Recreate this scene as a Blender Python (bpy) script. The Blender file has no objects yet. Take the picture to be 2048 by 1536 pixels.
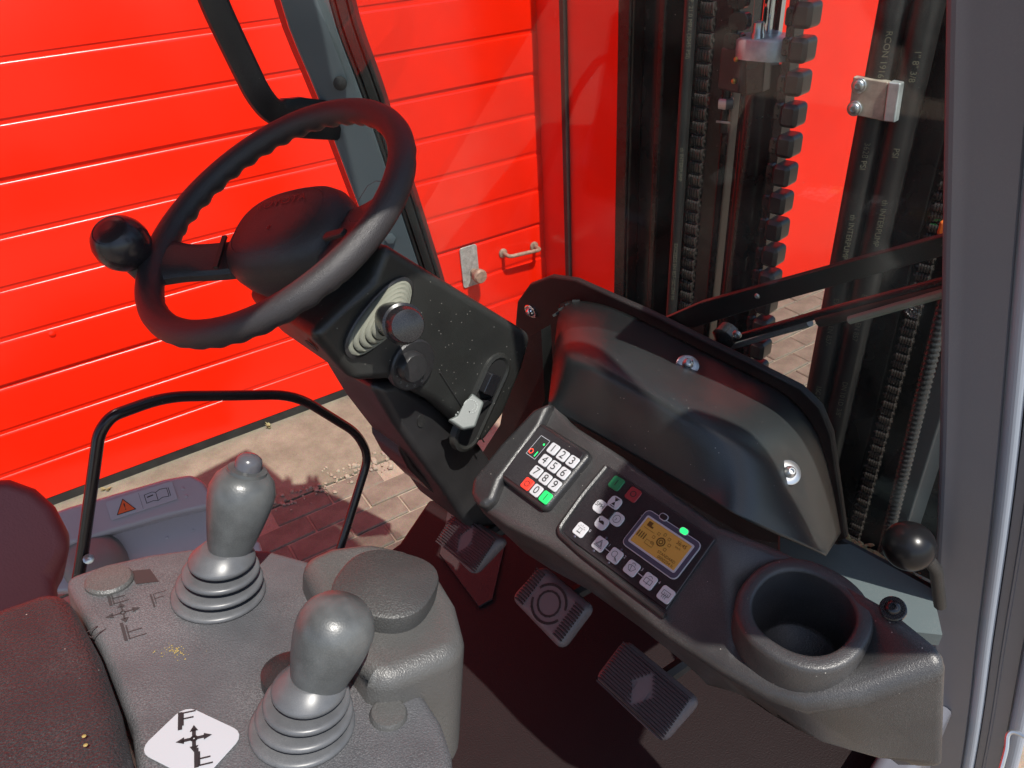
import bpy, math, random
import numpy as np
from mathutils import Vector, Matrix
random.seed(7)
sc = bpy.context.scene
col = sc.collection
rad = math.radians

# ------------------------------------------------------------------ camera
F = 1500.0                                     # focal length in photo pixels (2048 wide)
def unit(v):
    v = np.array(v, float); return v / np.linalg.norm(v)
_dn = unit([166, 2270, F]); _d1 = np.array([2966, -1208, F]); _d1 = unit(_d1 - _d1.dot(_dn) * _dn)
_up = -_dn; _en = -unit(np.cross(_up, _d1)); _q = rad(12)
M = np.array([np.cos(_q) * _en + np.sin(_q) * _d1, np.cos(_q) * _d1 - np.sin(_q) * _en, _up])
C = np.array([.716, -.337, 1.8])               # eye: beside the open right door of the cab
D1 = M @ _d1                                   # along the roller door (truck X right, Y forward, Z up)
N = M @ _en                                    # out of the roller door
cam = bpy.data.cameras.new('camera'); camo = bpy.data.objects.new('camera', cam); col.objects.link(camo)
r_, u_, b_ = M @ [1, 0, 0], -(M @ [0, 1, 0]), -(M @ [0, 0, 1])
camo.matrix_world = Matrix(((r_[0], u_[0], b_[0], C[0]), (r_[1], u_[1], b_[1], C[1]), (r_[2], u_[2], b_[2], C[2]), (0, 0, 0, 1)))
cam.sensor_width = 36; cam.lens = F / 2048 * 36; cam.clip_start = .02; cam.clip_end = 500
sc.camera = camo

# ------------------------------------------------------------------ light
SUN_EL = rad(60)
sun_h = unit(N + .03 * D1)
L = np.array([sun_h[0] * math.cos(SUN_EL), sun_h[1] * math.cos(SUN_EL), math.sin(SUN_EL)])
w = bpy.data.worlds.new('World'); sc.world = w; w.use_nodes = True
nt = w.node_tree; bg = nt.nodes['Background']
sky = nt.nodes.new('ShaderNodeTexSky'); sky.sky_type = 'NISHITA'; sky.sun_disc = False
sky.sun_elevation = SUN_EL; sky.sun_rotation = math.atan2(L[0], L[1])
nt.links.new(sky.outputs[0], bg.inputs[0]); bg.inputs[1].default_value = .12
sun = bpy.data.lights.new('sun', 'SUN'); sun.energy = 4.4; sun.angle = rad(.53); sun.color = (1, .955, .88)
suno = bpy.data.objects.new('sun', sun); col.objects.link(suno)
suno.rotation_euler = Vector(L).to_track_quat('Z', 'Y').to_euler(); suno.location = (4, -1, 6)
vs = sc.view_settings; vs.view_transform = 'Standard'; vs.look = 'None'; vs.gamma = 1; vs.exposure = .55; vs.use_curve_mapping = False
sc.cycles.max_bounces = 6; sc.cycles.diffuse_bounces = 3; sc.cycles.glossy_bounces = 3; sc.cycles.transparent_max_bounces = 10; sc.cycles.caustics_reflective = False; sc.cycles.caustics_refractive = False
sc.cycles.use_denoising = True

# ------------------------------------------------------------------ surveying helpers (photo pixel + a real plane -> point)
def ray(x, y): return unit(M @ np.array([(x - 1024) / F, (y - 768) / F, 1.]))
def onz(x, y, z): d = ray(x, y); return C + d * (z - C[2]) / d[2]
def onx(x, y, v): d = ray(x, y); return C + d * (v - C[0]) / d[0]
def ony(x, y, v): d = ray(x, y); return C + d * (v - C[1]) / d[1]
def onp(x, y, p, n):
    d = ray(x, y); p = np.array(p, float); n = np.array(n, float); return C + d * ((p - C).dot(n) / d.dot(n))
def at(x, y, d): return C + ray(x, y) * d
def dist(p): return float(np.linalg.norm(np.array(p) - C))

# ------------------------------------------------------------------ materials
MAT = {}
def mat(name, colr, rough=.5, metal=0., bump=0., bscale=400., dust=0., dustcol=(.35, .33, .3), dscale=900., var=0., vscale=8., coat=0., spec=.5, speck=0.):
    if name in MAT: return MAT[name]
    m = bpy.data.materials.new(name); m.use_nodes = True; t = m.node_tree; n = t.nodes; l = t.links
    b = n['Principled BSDF']; b.inputs['Roughness'].default_value = rough; b.inputs['Metallic'].default_value = metal
    b.inputs['Specular IOR Level'].default_value = spec
    if coat: b.inputs['Coat Weight'].default_value = coat; b.inputs['Coat Roughness'].default_value = .08
    tc = n.new('ShaderNodeTexCoord')
    c = (*colr, 1); last = None
    if var:
        nz = n.new('ShaderNodeTexNoise'); nz.inputs['Scale'].default_value = vscale; nz.inputs['Detail'].default_value = 3; nz.inputs['Roughness'].default_value = .65
        l.new(tc.outputs['Object'], nz.inputs['Vector'])
        r = n.new('ShaderNodeValToRGB'); r.color_ramp.elements[0].position = .3; r.color_ramp.elements[1].position = .7
        r.color_ramp.elements[0].color = (*[x * (1 - var) for x in colr], 1); r.color_ramp.elements[1].color = (*[min(1, x * (1 + var)) for x in colr], 1)
        l.new(nz.outputs['Fac'], r.inputs[0]); last = r.outputs[0]
        mr = n.new('ShaderNodeMapRange'); mr.inputs[3].default_value = max(.03, rough - .12); mr.inputs[4].default_value = min(1, rough + .14)
        l.new(nz.outputs['Fac'], mr.inputs[0]); l.new(mr.outputs[0], b.inputs['Roughness'])
    def mixin(fac, colour, last):
        mx = n.new('ShaderNodeMix'); mx.data_type = 'RGBA'; mx.inputs['B'].default_value = (*colour, 1)
        if last: l.new(last, mx.inputs['A'])
        else: mx.inputs['A'].default_value = c
        l.new(fac, mx.inputs['Factor']); return mx.outputs['Result']
    if dust:
        nz = n.new('ShaderNodeTexNoise'); nz.inputs['Scale'].default_value = dscale; nz.inputs['Detail'].default_value = 2
        nb = n.new('ShaderNodeTexNoise'); nb.inputs['Scale'].default_value = 14; nb.inputs['Detail'].default_value = 3
        l.new(tc.outputs['Object'], nz.inputs['Vector']); l.new(tc.outputs['Object'], nb.inputs['Vector'])
        a = n.new('ShaderNodeMapRange'); a.inputs[1].default_value = .42; a.inputs[2].default_value = .75; l.new(nz.outputs['Fac'], a.inputs[0])
        b2 = n.new('ShaderNodeMapRange'); b2.inputs[1].default_value = .35; b2.inputs[2].default_value = .7; b2.inputs[4].default_value = dust; l.new(nb.outputs['Fac'], b2.inputs[0])
        mu = n.new('ShaderNodeMath'); mu.operation = 'MULTIPLY'; l.new(a.outputs[0], mu.inputs[0]); l.new(b2.outputs[0], mu.inputs[1])
        last = mixin(mu.outputs[0], dustcol, last)
    if speck:
        vo = n.new('ShaderNodeTexVoronoi'); vo.inputs['Scale'].default_value = 210; l.new(tc.outputs['Object'], vo.inputs['Vector'])
        a = n.new('ShaderNodeMapRange'); a.inputs[1].default_value = .13; a.inputs[2].default_value = .05; a.inputs[3].default_value = 0; a.inputs[4].default_value = 1; l.new(vo.outputs['Distance'], a.inputs[0])
        sp = n.new('ShaderNodeSeparateColor'); l.new(vo.outputs['Color'], sp.inputs[0])
        g = n.new('ShaderNodeMath'); g.operation = 'GREATER_THAN'; g.inputs[1].default_value = 1 - speck; l.new(sp.outputs[0], g.inputs[0])
        mu = n.new('ShaderNodeMath'); mu.operation = 'MULTIPLY'; l.new(a.outputs[0], mu.inputs[0]); l.new(g.outputs[0], mu.inputs[1])
        last = mixin(mu.outputs[0], (.42, .4, .36), last)
    if last: l.new(last, b.inputs['Base Color'])
    else: b.inputs['Base Color'].default_value = c
    if bump:
        nz = n.new('ShaderNodeTexNoise'); nz.inputs['Scale'].default_value = bscale * .8; nz.inputs['Detail'].default_value = 1
        l.new(tc.outputs['Object'], nz.inputs['Vector'])
        bu = n.new('ShaderNodeBump'); bu.inputs['Strength'].default_value = bump; bu.inputs['Distance'].default_value = .0012
        l.new(nz.outputs['Fac'], bu.inputs['Height']); l.new(bu.outputs[0], b.inputs['Normal'])
    MAT[name] = m; return m
def emis(name, colr, e):
    m = bpy.data.materials.new(name); m.use_nodes = True; b = m.node_tree.nodes['Principled BSDF']
    b.inputs['Base Color'].default_value = (*colr, 1); b.inputs['Emission Color'].default_value = (*colr, 1); b.inputs['Emission Strength'].default_value = e
    b.inputs['Roughness'].default_value = .35; MAT[name] = m; return m

BLK = mat('black_plastic', (.017, .0165, .0175), .34, bump=.25, bscale=1300, dust=.32, speck=.03, dustcol=(.13, .13, .13), dscale=1400, var=.15, vscale=10)
DASHM = mat('dash_plastic', (.034, .033, .034), .36, bump=.3, bscale=1200, dust=.5, speck=.04, dustcol=(.17, .165, .16), dscale=1300, var=.2, vscale=9)
LEA = mat('steering_rubber', (.028, .025, .027), .44, bump=.45, bscale=1500, dust=.12, dustcol=(.1, .1, .1))
HUB = mat('hub_vinyl', (.028, .026, .027), .4, bump=.45, bscale=1000, dust=.15, dustcol=(.1, .1, .1))
BLKG = mat('gloss_black', (.012, .012, .014), .18, dust=.05)
COL = mat('column_plastic', (.018, .0185, .0175), .37, bump=.2, bscale=1300, dust=.25, dustcol=(.12, .125, .11), dscale=1300, speck=.05, var=.15)
COV = mat('cover_plastic', (.021, .024, .025), .3, bump=.2, bscale=1500, dust=.16, dustcol=(.11, .115, .115), dscale=1300, speck=.06)
ARM = mat('console_plastic', (.074, .075, .081), .44, bump=.6, bscale=1000, dust=.75, dustcol=(.21, .207, .21), dscale=950, var=.3, vscale=9)
PADM = mat('armrest_vinyl', (.024, .023, .025), .32, bump=.9, bscale=700, dust=.3, dustcol=(.16, .15, .145), dscale=900, speck=.015)
POD = mat('pod_plastic', (.07, .069, .067), .4, bump=.45, bscale=1000, dust=.55, dustcol=(.19, .19, .185), dscale=1000)
BOOT = mat('boot_rubber', (.085, .088, .094), .34, dust=.25, var=.2, vscale=30, dustcol=(.26, .26, .26), dscale=1500)
KNOB = mat('knob_plastic', (.075, .079, .08), .34, var=.4, vscale=24, dust=.45, dustcol=(.17, .17, .16), dscale=1100, bump=.12, bscale=900, speck=.02)
TUBE = mat('tube_paint', (.02, .015, .016), .22, dust=.06, speck=.03)
GREY = mat('lever_grey', (.105, .118, .112), .45, dust=.15)
BELL = mat('bellows_rubber', (.2, .205, .165), .55, dust=.3, dustcol=(.3, .29, .24))
PIL = mat('pillar_paint', (.1, .125, .14), .35, dust=.08)
PILD = mat('pillar_dark', (.115, .118, .14), .4, dust=.1)
EDGE = mat('pillar_edge_highlight', (.3, .34, .4), .38)  # pale colour painted as the sunlit highlight along the rounded edge
SEAL = mat('seal_rubber', (.012, .012, .012), .55, dust=.15)
FLOORM = mat('floor_rubber', (.011, .0065, .007), .6, bump=.5, bscale=500, dust=.1, dustcol=(.05, .04, .04), spec=.25)  # maroon base colour imitates the red veil over the footwell
PED = mat('pedal_rubber', (.11, .09, .095), .5, dust=.5, dustcol=(.2, .18, .18))
STEEL = mat('zinc_steel', (.55, .56, .56), .3, metal=.9)
CHROME = mat('chrome', (.75, .77, .8), .08, metal=1.)
ALU = mat('cast_aluminium', (.5, .54, .54), .45, metal=.6, var=.2, vscale=40)
BRACK = mat('bracket_paint', (.42, .37, .3), .5, metal=.3, var=.25, vscale=60, dust=.3)
MASTB = mat('mast_paint', (.012, .011, .011), .25, dust=.1, var=.3)
MASTG = mat('mast_grease', (.02, .016, .014), .16, var=.4, vscale=30)
HOSE = mat('hose_rubber', (.014, .013, .013), .4, dust=.1)
HTXT = mat('hose_lettering', (.13, .12, .085), .7)
BRASS = mat('brass', (.5, .36, .1), .3, metal=1.)
FEND = mat('fender_paint', (.4, .36, .385), .36, dust=.25, dustcol=(.26, .24, .25))
SEATM = mat('seat_vinyl_red_reflection', (.2, .055, .06), .42, bump=.25, bscale=500, spec=.35)  # red reflection on the vinyl is painted into the base colour
WHITE = mat('sticker_white', (.40, .41, .44), .4)
INK = mat('ink_black', (.02, .02, .022), .5)
ORNG = mat('warning_orange', (.75, .12, .03), .45)
KEYW = mat('key_white', (.5, .51, .53), .4, dust=.25, dustcol=(.25, .24, .22))
KEYT = mat('key_text', (.02, .02, .02), .5)
MEMB = mat('membrane', (.016, .014, .017), .3, dust=.12, speck=.02)
BEZ = mat('screen_bezel', (.06, .06, .09), .3)
LCD = emis('lcd_amber', (.36, .2, .045), .1)
LCDK = mat('lcd_dark', (.1, .05, .012), .4)
GREENK = emis('key_green', (.02, .5, .12), .35)
REDK = emis('key_red', (.7, .04, .025), .35)
GREEND = mat('button_green', (.02, .2, .08), .4)
REDD = mat('button_red', (.25, .03, .035), .4)
LEDG = emis('led_green', (.02, .75, .15), 1.2)
LEDR = emis('led_red', (.8, .06, .03), .9)
RED = mat('door_red_paint', (.80, .0135, .0012), .22, var=.1, vscale=1.6, spec=.5, bump=.12, bscale=90)
GALV = mat('galvanised', (.4, .4, .38), .5, metal=.4, var=.3, vscale=60)
RUST = mat('rusty_steel', (.3, .2, .15), .6, metal=.2, var=.4, vscale=80)
MOSS = mat('yellow_moss', (.4, .4, .2), .9, var=.5, vscale=120)
SILL = mat('sill_paint', (.075, .1, .105), .4, dust=.2)
OTHR = mat('orange_part', (.7, .16, .02), .45)

def ground_mat(name, c1, c2, scale, bump=.3, spot=.0):
    m = bpy.data.materials.new(name); m.use_nodes = True; t = m.node_tree; n = t.nodes; l = t.links; b = n['Principled BSDF']; b.inputs['Roughness'].default_value = .9
    tc = n.new('ShaderNodeTexCoord'); a = n.new('ShaderNodeTexNoise'); a.inputs['Scale'].default_value = scale; a.inputs['Detail'].default_value = 10; a.inputs['Roughness'].default_value = .7
    l.new(tc.outputs['Object'], a.inputs['Vector']); r = n.new('ShaderNodeValToRGB'); r.color_ramp.elements[0].position = .32; r.color_ramp.elements[1].position = .68
    r.color_ramp.elements[0].color = (*c1, 1); r.color_ramp.elements[1].color = (*c2, 1); l.new(a.outputs['Fac'], r.inputs[0])
    g = n.new('ShaderNodeTexNoise'); g.inputs['Scale'].default_value = 260; g.inputs['Detail'].default_value = 3; l.new(tc.outputs['Object'], g.inputs['Vector'])
    mx = n.new('ShaderNodeMix'); mx.data_type = 'RGBA'; mx.blend_type = 'OVERLAY'; mx.inputs['Factor'].default_value = .55
    l.new(r.outputs[0], mx.inputs['A']); l.new(g.outputs['Color'], mx.inputs['B'])
    hs = n.new('ShaderNodeHueSaturation'); hs.inputs['Saturation'].default_value = .85; l.new(mx.outputs['Result'], hs.inputs['Color']); l.new(hs.outputs[0], b.inputs['Base Color'])
    bu = n.new('ShaderNodeBump'); bu.inputs['Strength'].default_value = bump; bu.inputs['Distance'].default_value = .01; l.new(g.outputs['Fac'], bu.inputs['Height']); l.new(bu.outputs[0], b.inputs['Normal'])
    MAT[name] = m; return m
CONC = ground_mat('concrete_apron', (.13, .112, .073), (.235, .205, .14), 7)
PAVE = ground_mat('paving_block', (.105, .078, .055), (.195, .152, .108), 9)
YARD = ground_mat('yard', (.2, .16, .12), (.3, .25, .19), 3)
SAND = ground_mat('joint_sand', (.22, .17, .12), (.32, .26, .18), 20)

def glass_mat():
    m = bpy.data.materials.new('windscreen_glass'); m.use_nodes = True; t = m.node_tree; n = t.nodes; l = t.links; n.remove(n['Principled BSDF'])
    o = n['Material Output']; tr = n.new('ShaderNodeBsdfTransparent'); tr.inputs[0].default_value = (.9, .93, .92, 1)
    gl = n.new('ShaderNodeBsdfGlossy'); gl.inputs['Roughness'].default_value = .0; lw = n.new('ShaderNodeLayerWeight'); lw.inputs[0].default_value = .5; pw = n.new('ShaderNodeMath'); pw.operation = 'POWER'; pw.inputs[1].default_value = 4.2; l.new(lw.outputs['Facing'], pw.inputs[0]); fr = n.new('ShaderNodeMath'); fr.operation = 'MULTIPLY_ADD'; fr.inputs[1].default_value = .33; fr.inputs[2].default_value = .025; l.new(pw.outputs[0], fr.inputs[0])
    mx = n.new('ShaderNodeMixShader'); l.new(fr.outputs[0], mx.inputs[0]); l.new(tr.outputs[0], mx.inputs[1]); l.new(gl.outputs[0], mx.inputs[2])
    tc = n.new('ShaderNodeTexCoord'); nz = n.new('ShaderNodeTexNoise'); nz.inputs['Scale'].default_value = 9; nz.inputs['Detail'].default_value = 8; l.new(tc.outputs['Object'], nz.inputs['Vector'])
    vo = n.new('ShaderNodeTexVoronoi'); vo.inputs['Scale'].default_value = 130; l.new(tc.outputs['Object'], vo.inputs['Vector'])
    a = n.new('ShaderNodeMapRange'); a.inputs[1].default_value = .1; a.inputs[2].default_value = .04; a.inputs[3].default_value = 0; a.inputs[4].default_value = .5; l.new(vo.outputs['Distance'], a.inputs[0])
    sp = n.new('ShaderNodeSeparateColor'); l.new(vo.outputs['Color'], sp.inputs[0]); g = n.new('ShaderNodeMath'); g.operation = 'GREATER_THAN'; g.inputs[1].default_value = .93; l.new(sp.outputs[0], g.inputs[0])
    mu = n.new('ShaderNodeMath'); mu.operation = 'MULTIPLY'; l.new(a.outputs[0], mu.inputs[0]); l.new(g.outputs[0], mu.inputs[1])
    f2 = n.new('ShaderNodeMapRange'); f2.inputs[1].default_value = .4; f2.inputs[2].default_value = .8; f2.inputs[3].default_value = .004; f2.inputs[4].default_value = .035; l.new(nz.outputs['Fac'], f2.inputs[0])
    ad = n.new('ShaderNodeMath'); ad.operation = 'ADD'; l.new(mu.outputs[0], ad.inputs[0]); l.new(f2.outputs[0], ad.inputs[1])
    df = n.new('ShaderNodeBsdfDiffuse'); df.inputs[0].default_value = (.5, .5, .47, 1)
    m2 = n.new('ShaderNodeMixShader'); l.new(ad.outputs[0], m2.inputs[0]); l.new(mx.outputs[0], m2.inputs[1]); l.new(df.outputs[0], m2.inputs[2]); l.new(m2.outputs[0], o.inputs[0])
    MAT['glass'] = m; return m
GLASS = glass_mat()

# ------------------------------------------------------------------ mesh building
def frame(o, x, z):
    z = unit(z); x = np.array(x, float); x = unit(x - x.dot(z) * z); y = np.cross(z, x)
    return np.array(o, float), x, y, z
def fp(fr, a, b, c=0.): return fr[0] + fr[1] * a + fr[2] * b + fr[3] * c
def catmull(pts, n=6, closed=False):
    pts = [np.array(p, float) for p in pts]; out = []; N_ = len(pts)
    rng = range(N_) if closed else range(N_ - 1)
    for i in rng:
        g = lambda k: pts[k % N_] if closed else pts[min(max(k, 0), N_ - 1)]
        p0, p1, p2, p3 = g(i - 1), g(i), g(i + 1), g(i + 2)
        for j in range(n):
            t = j / n
            out.append(.5 * (2 * p1 + (p2 - p0) * t + (2 * p0 - 5 * p1 + 4 * p2 - p3) * t * t + (3 * p1 - p0 - 3 * p2 + p3) * t ** 3))
    if not closed: out.append(pts[-1])
    return out
def fillet(pts, r, n=5):
    pts = [np.array(p, float) for p in pts]; out = [pts[0]]
    for i in range(1, len(pts) - 1):
        a, b, c = pts[i - 1], pts[i], pts[i + 1]
        k = min(r, np.linalg.norm(a - b) * .45, np.linalg.norm(c - b) * .45)
        p, q = b + unit(a - b) * k, b + unit(c - b) * k
        for j in range(n + 1):
            t = j / n; out.append((1 - t) ** 2 * p + 2 * t * (1 - t) * b + t * t * q)
    out.append(pts[-1]); return out
_txt = {}
def text_geo(s, size):
    k = (s, size)
    if k not in _txt:
        cu = bpy.data.curves.new('t', 'FONT'); cu.body = s; cu.size = size; cu.align_x = 'CENTER'; cu.align_y = 'CENTER'; cu.resolution_u = 3
        o = bpy.data.objects.new('t', cu); col.objects.link(o); bpy.context.view_layer.update()
        me = o.to_mesh(); _txt[k] = ([tuple(v.co[:2]) for v in me.vertices], [tuple(p.vertices) for p in me.polygons]); o.to_mesh_clear()
        bpy.data.objects.remove(o); bpy.data.curves.remove(cu)
    return _txt[k]
class MB:
    def __init__(s): s.v, s.f, s.m = [], [], []
    def add(s, vs, fs, m=0):
        o = len(s.v); s.v += [tuple(float(x) for x in p) for p in vs]; s.f += [tuple(i + o for i in q) for q in fs]; s.m += [m] * len(fs); return s
    def box(s, fr, sx, sy, sz, m=0):
        vs = [fp(fr, a * sx / 2, b * sy / 2, c * sz / 2) for c in (-1, 1) for b in (-1, 1) for a in (-1, 1)]
        return s.add(vs, [(0, 2, 3, 1), (4, 5, 7, 6), (0, 1, 5, 4), (2, 6, 7, 3), (0, 4, 6, 2), (1, 3, 7, 5)], m)
    def prism(s, top, bot, m=0, caps=True):
        n = len(top); fs = [(i, n + i, n + (i + 1) % n, (i + 1) % n) for i in range(n)]
        if caps: fs += [tuple(range(n)), tuple(range(2 * n - 1, n - 1, -1))]
        return s.add(list(top) + list(bot), fs, m)
    def rings(s, rings, m=0, capa=True, capb=True):
        n = len(rings[0]); vs = [p for r in rings for p in r]; fs = []
        for k in range(len(rings) - 1):
            for i in range(n): fs.append((k * n + i, k * n + (i + 1) % n, (k + 1) * n + (i + 1) % n, (k + 1) * n + i))
        if capa: fs.append(tuple(range(n - 1, -1, -1)))
        if capb: fs.append(tuple((len(rings) - 1) * n + i for i in range(n)))
        return s.add(vs, fs, m)
    def tube(s, path, r, n=14, closed=False, m=0, rf=None, flat=None):
        path = [np.array(p, float) for p in path]; K = len(path); rs = []
        tang = [unit(path[(i + 1) % K] - path[i - 1]) if closed else unit(path[min(i + 1, K - 1)] - path[max(i - 1, 0)]) for i in range(K)]
        ref = np.array([.13, .31, .94]); a = unit(np.cross(tang[0], ref))
        for i in range(K):
            a = unit(a - a.dot(tang[i]) * tang[i]); b = np.cross(tang[i], a); R = rf(i / (K - 1)) if rf else r
            rs.append([path[i] + R * (math.cos(t) * a + math.sin(t) * b) for t in [2 * math.pi * j / n for j in range(n)]])
        if closed:
            vs = [p for q in rs for p in q]; fs = [(k * n + i, k * n + (i + 1) % n, ((k + 1) % K) * n + (i + 1) % n, ((k + 1) % K) * n + i) for k in range(K) for i in range(n)]
            return s.add(vs, fs, m)
        return s.rings(rs, m)
    def lathe(s, fr, prof, n=28, m=0, sx=1., sy=1., ca=True, cb=True, sq=0., shift=None):
        rs = []
        for q in prof:
            r, z = q[0], q[1]; ox, oy = (q[2], q[3]) if len(q) > 3 else (0, 0); ring = []
            for i in range(n):
                t = 2 * math.pi * i / n; cx, cy = math.cos(t), math.sin(t)
                if sq: k = (abs(cx) ** sq + abs(cy) ** sq) ** (-1 / sq); cx, cy = cx * k, cy * k
                ring.append(fp(fr, ox + r * cx * sx, oy + r * cy * sy, z))
            rs.append(ring)
        return s.rings(rs, m, ca, cb)
    def rrect(s, fr, w, h, rr, t, m=0, bev=.0008, base=0.):
        def ring(w, h, rr, z):
            o = []
            for cx, cy, a0 in ((w / 2 - rr, h / 2 - rr, 0), (-w / 2 + rr, h / 2 - rr, 90), (-w / 2 + rr, -h / 2 + rr, 180), (w / 2 - rr, -h / 2 + rr, 270)):
                for k in range(5):
                    a = rad(a0 + 22.5 * k); o.append(fp(fr, cx + rr * math.cos(a), cy + rr * math.sin(a), z))
            return o
        return s.rings([ring(w, h, rr, base), ring(w, h, rr, base + t - bev), ring(w - 2 * bev, h - 2 * bev, max(rr - bev, 1e-4), base + t)], m)
    def text(s, fr, st, size, m=0, a=0., b=0., c=0.0004, sx=1.):
        vs, fs = text_geo(st, size); return s.add([fp(fr, a + x * sx, b + y, c) for x, y in vs], fs, m)
    def stroke(s, fr, pl, wd, m=0, c=.0005, closed=False):
        pl = [np.array(p, float) for p in pl]
        if closed: pl = pl + [pl[0]]
        for i in range(len(pl) - 1):
            p, q = pl[i], pl[i + 1]; d = q - p; k = np.linalg.norm(d)
            if k < 1e-9: continue
            d /= k; nn = np.array([-d[1], d[0]]) * wd / 2; p = p - d * wd * .3; q = q + d * wd * .3
            s.add([fp(fr, *(p + nn), c), fp(fr, *(p - nn), c), fp(fr, *(q - nn), c), fp(fr, *(q + nn), c)], [(0, 1, 2, 3)], m)
        return s
    def circ(s, fr, cx, cy, r, wd, m=0, c=.0005, n=16, a0=0, a1=360):
        return s.stroke(fr, [(cx + r * math.cos(rad(a0 + (a1 - a0) * i / n)), cy + r * math.sin(rad(a0 + (a1 - a0) * i / n))) for i in range(n + 1)], wd, m, c)
    def poly(s, fr, pl, m=0, c=.0005): return s.add([fp(fr, a, b, c) for a, b in pl], [tuple(range(len(pl)))], m)
    def build(s, name, mats, parent=None, bevel=0., seg=3, sub=0, ang=38, flat=False, base=None, fix=True):
        if not isinstance(mats, (list, tuple)): mats = [mats]
        me = bpy.data.meshes.new(name)
        if base is None: base = parent.matrix_world.translation if parent else Vector(np.mean(np.array(s.v), axis=0))
        base = Vector(base)
        me.from_pydata([tuple(Vector(p) - base) for p in s.v], [], s.f); me.polygons.foreach_set('material_index', s.m)
        for q in mats: me.materials.append(q)
        if fix:
            import bmesh
            bm = bmesh.new(); bm.from_mesh(me); bmesh.ops.recalc_face_normals(bm, faces=bm.faces); bm.to_mesh(me); bm.free()
        if not flat:
            me.polygons.foreach_set('use_smooth', [True] * len(me.polygons))
            if not bevel and not sub: me.set_sharp_from_angle(angle=rad(ang))
        o = bpy.data.objects.new(name, me); col.objects.link(o)
        if parent:
            o.parent = parent
            if parent.type == 'MESH': o.location = (0, 0, 0)
        else: o.location = base
        if bevel:
            q = o.modifiers.new('bevel', 'BEVEL'); q.width = bevel; q.segments = seg; q.limit_method = 'ANGLE'; q.angle_limit = rad(30); q.harden_normals = True
        if sub: q = o.modifiers.new('sub', 'SUBSURF'); q.levels = sub; q.render_levels = sub
        BASE[o.name] = base; return o
BASE = {}
def sub(o_parent, mb, name, mats, **k): return mb.build(name, mats, o_parent, base=BASE[o_parent.name], **k)
def thing(name, label, cat, base, group=None):
    o = bpy.data.objects.new(name, None); col.objects.link(o); o.location = tuple(base); o.empty_display_size = .05
    o['label'] = label; o['category'] = cat
    if group: o['group'] = group
    BASE[o.name] = Vector(base); o.matrix_world = Matrix.Translation(Vector(base)); return o
def tag(o, label, cat, group=None):
    o['label'] = label; o['category'] = cat
    if group: o['group'] = group
    return o
def struct(o): o['kind'] = 'structure'; return o
def part(mb, name, mats, parent, **k): return mb.build(name, mats, parent, base=BASE[parent.name], **k)
def bake(o):
    dg = bpy.context.evaluated_depsgraph_get(); me = bpy.data.meshes.new_from_object(o.evaluated_get(dg)); o.modifiers.clear(); o.data = me
Zv = np.array([0, 0, 1.]); Xv = np.array([1., 0, 0]); Yv = np.array([0, 1., 0])
def bolt(parent, p, nrm, r, name='bolt', mt=STEEL, washer=0., h=None):
    h = h or r * .7; f = frame(p, np.cross(nrm, [.3, .2, .9]), nrm); mb = MB()
    if washer: mb.lathe(f, [(washer, -.002), (washer, .0012), (washer * .92, .002), (r, .002)], 24)
    mb.lathe(f, [(r, 0), (r, h * .35), (r * .85, h * .75), (r * .5, h), (r * .42, h), (r * .4, h * .6)], 20, cb=True)
    return part(mb, name, mt, parent)

# ================================================================== THE PLACE
DP = onz(129, 1002, 0)                                          # a point at the foot of the roller door
def dw(a, o, z): return DP + D1 * a + N * o + Zv * z            # door coordinates: along, out, up
# ground
mb = MB(); mb.add([(-60, -60, -.012), (60, -60, -.012), (60, 60, -.012), (-60, 60, -.012)], [(0, 1, 2, 3)])
g = struct(mb.build('ground', YARD, base=(0, 0, 0)))
mb = MB(); q = [dw(-6, -.4, 0), dw(-6, .51, 0), dw(9, .51, 0), dw(9, -.4, 0)]
mb.prism(q, [p - Zv * .06 for p in q]); apron = struct(mb.build('concrete_apron', CONC, base=(0, 0, 0)))
# block paving: blocks in view are parts
rp = random.Random(3)
pav = MB(); pav.add([dw(-1, .515, -.006), dw(-1, 3.2, -.006), dw(5, 3.2, -.006), dw(5, .515, -.006)], [(0, 1, 2, 3)])
pavo = struct(pav.build('block_paving', SAND, base=(0, 0, 0)))
BL, BW = .205, .103
proto = None
for j in range(24):
    for i in range(22):
        a = -.1 + i * BL + (BL / 2 if j % 2 else 0); o = .52 + BW / 2 + j * BW; c = dw(a, o, 0)
        cc = M.T @ (c - C); x, y = cc[0] / cc[2] * F + 1024, cc[1] / cc[2] * F + 768
        if not (cc[2] > 0 and ((500 < x < 900 and 930 < y < 1180) or (1440 < x < 1800 and 500 < y < 960))): continue
        if proto is None:
            mb = MB(); mb.rrect(frame((0, 0, 0), Xv, Zv), BL - .006, BW - .006, .006, .05, bev=.004, base=-.05)
            b = mb.build('block', PAVE, pavo, base=(0, 0, 0)); proto = b
        else: b = proto.copy(); col.objects.link(b)
        b.location = Vector(c) + Vector((0, 0, rp.uniform(-.002, .003))); b.rotation_euler = (rp.gauss(0, .006), rp.gauss(0, .006), math.atan2(D1[1], D1[0]) + rp.gauss(0, .01))

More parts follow.
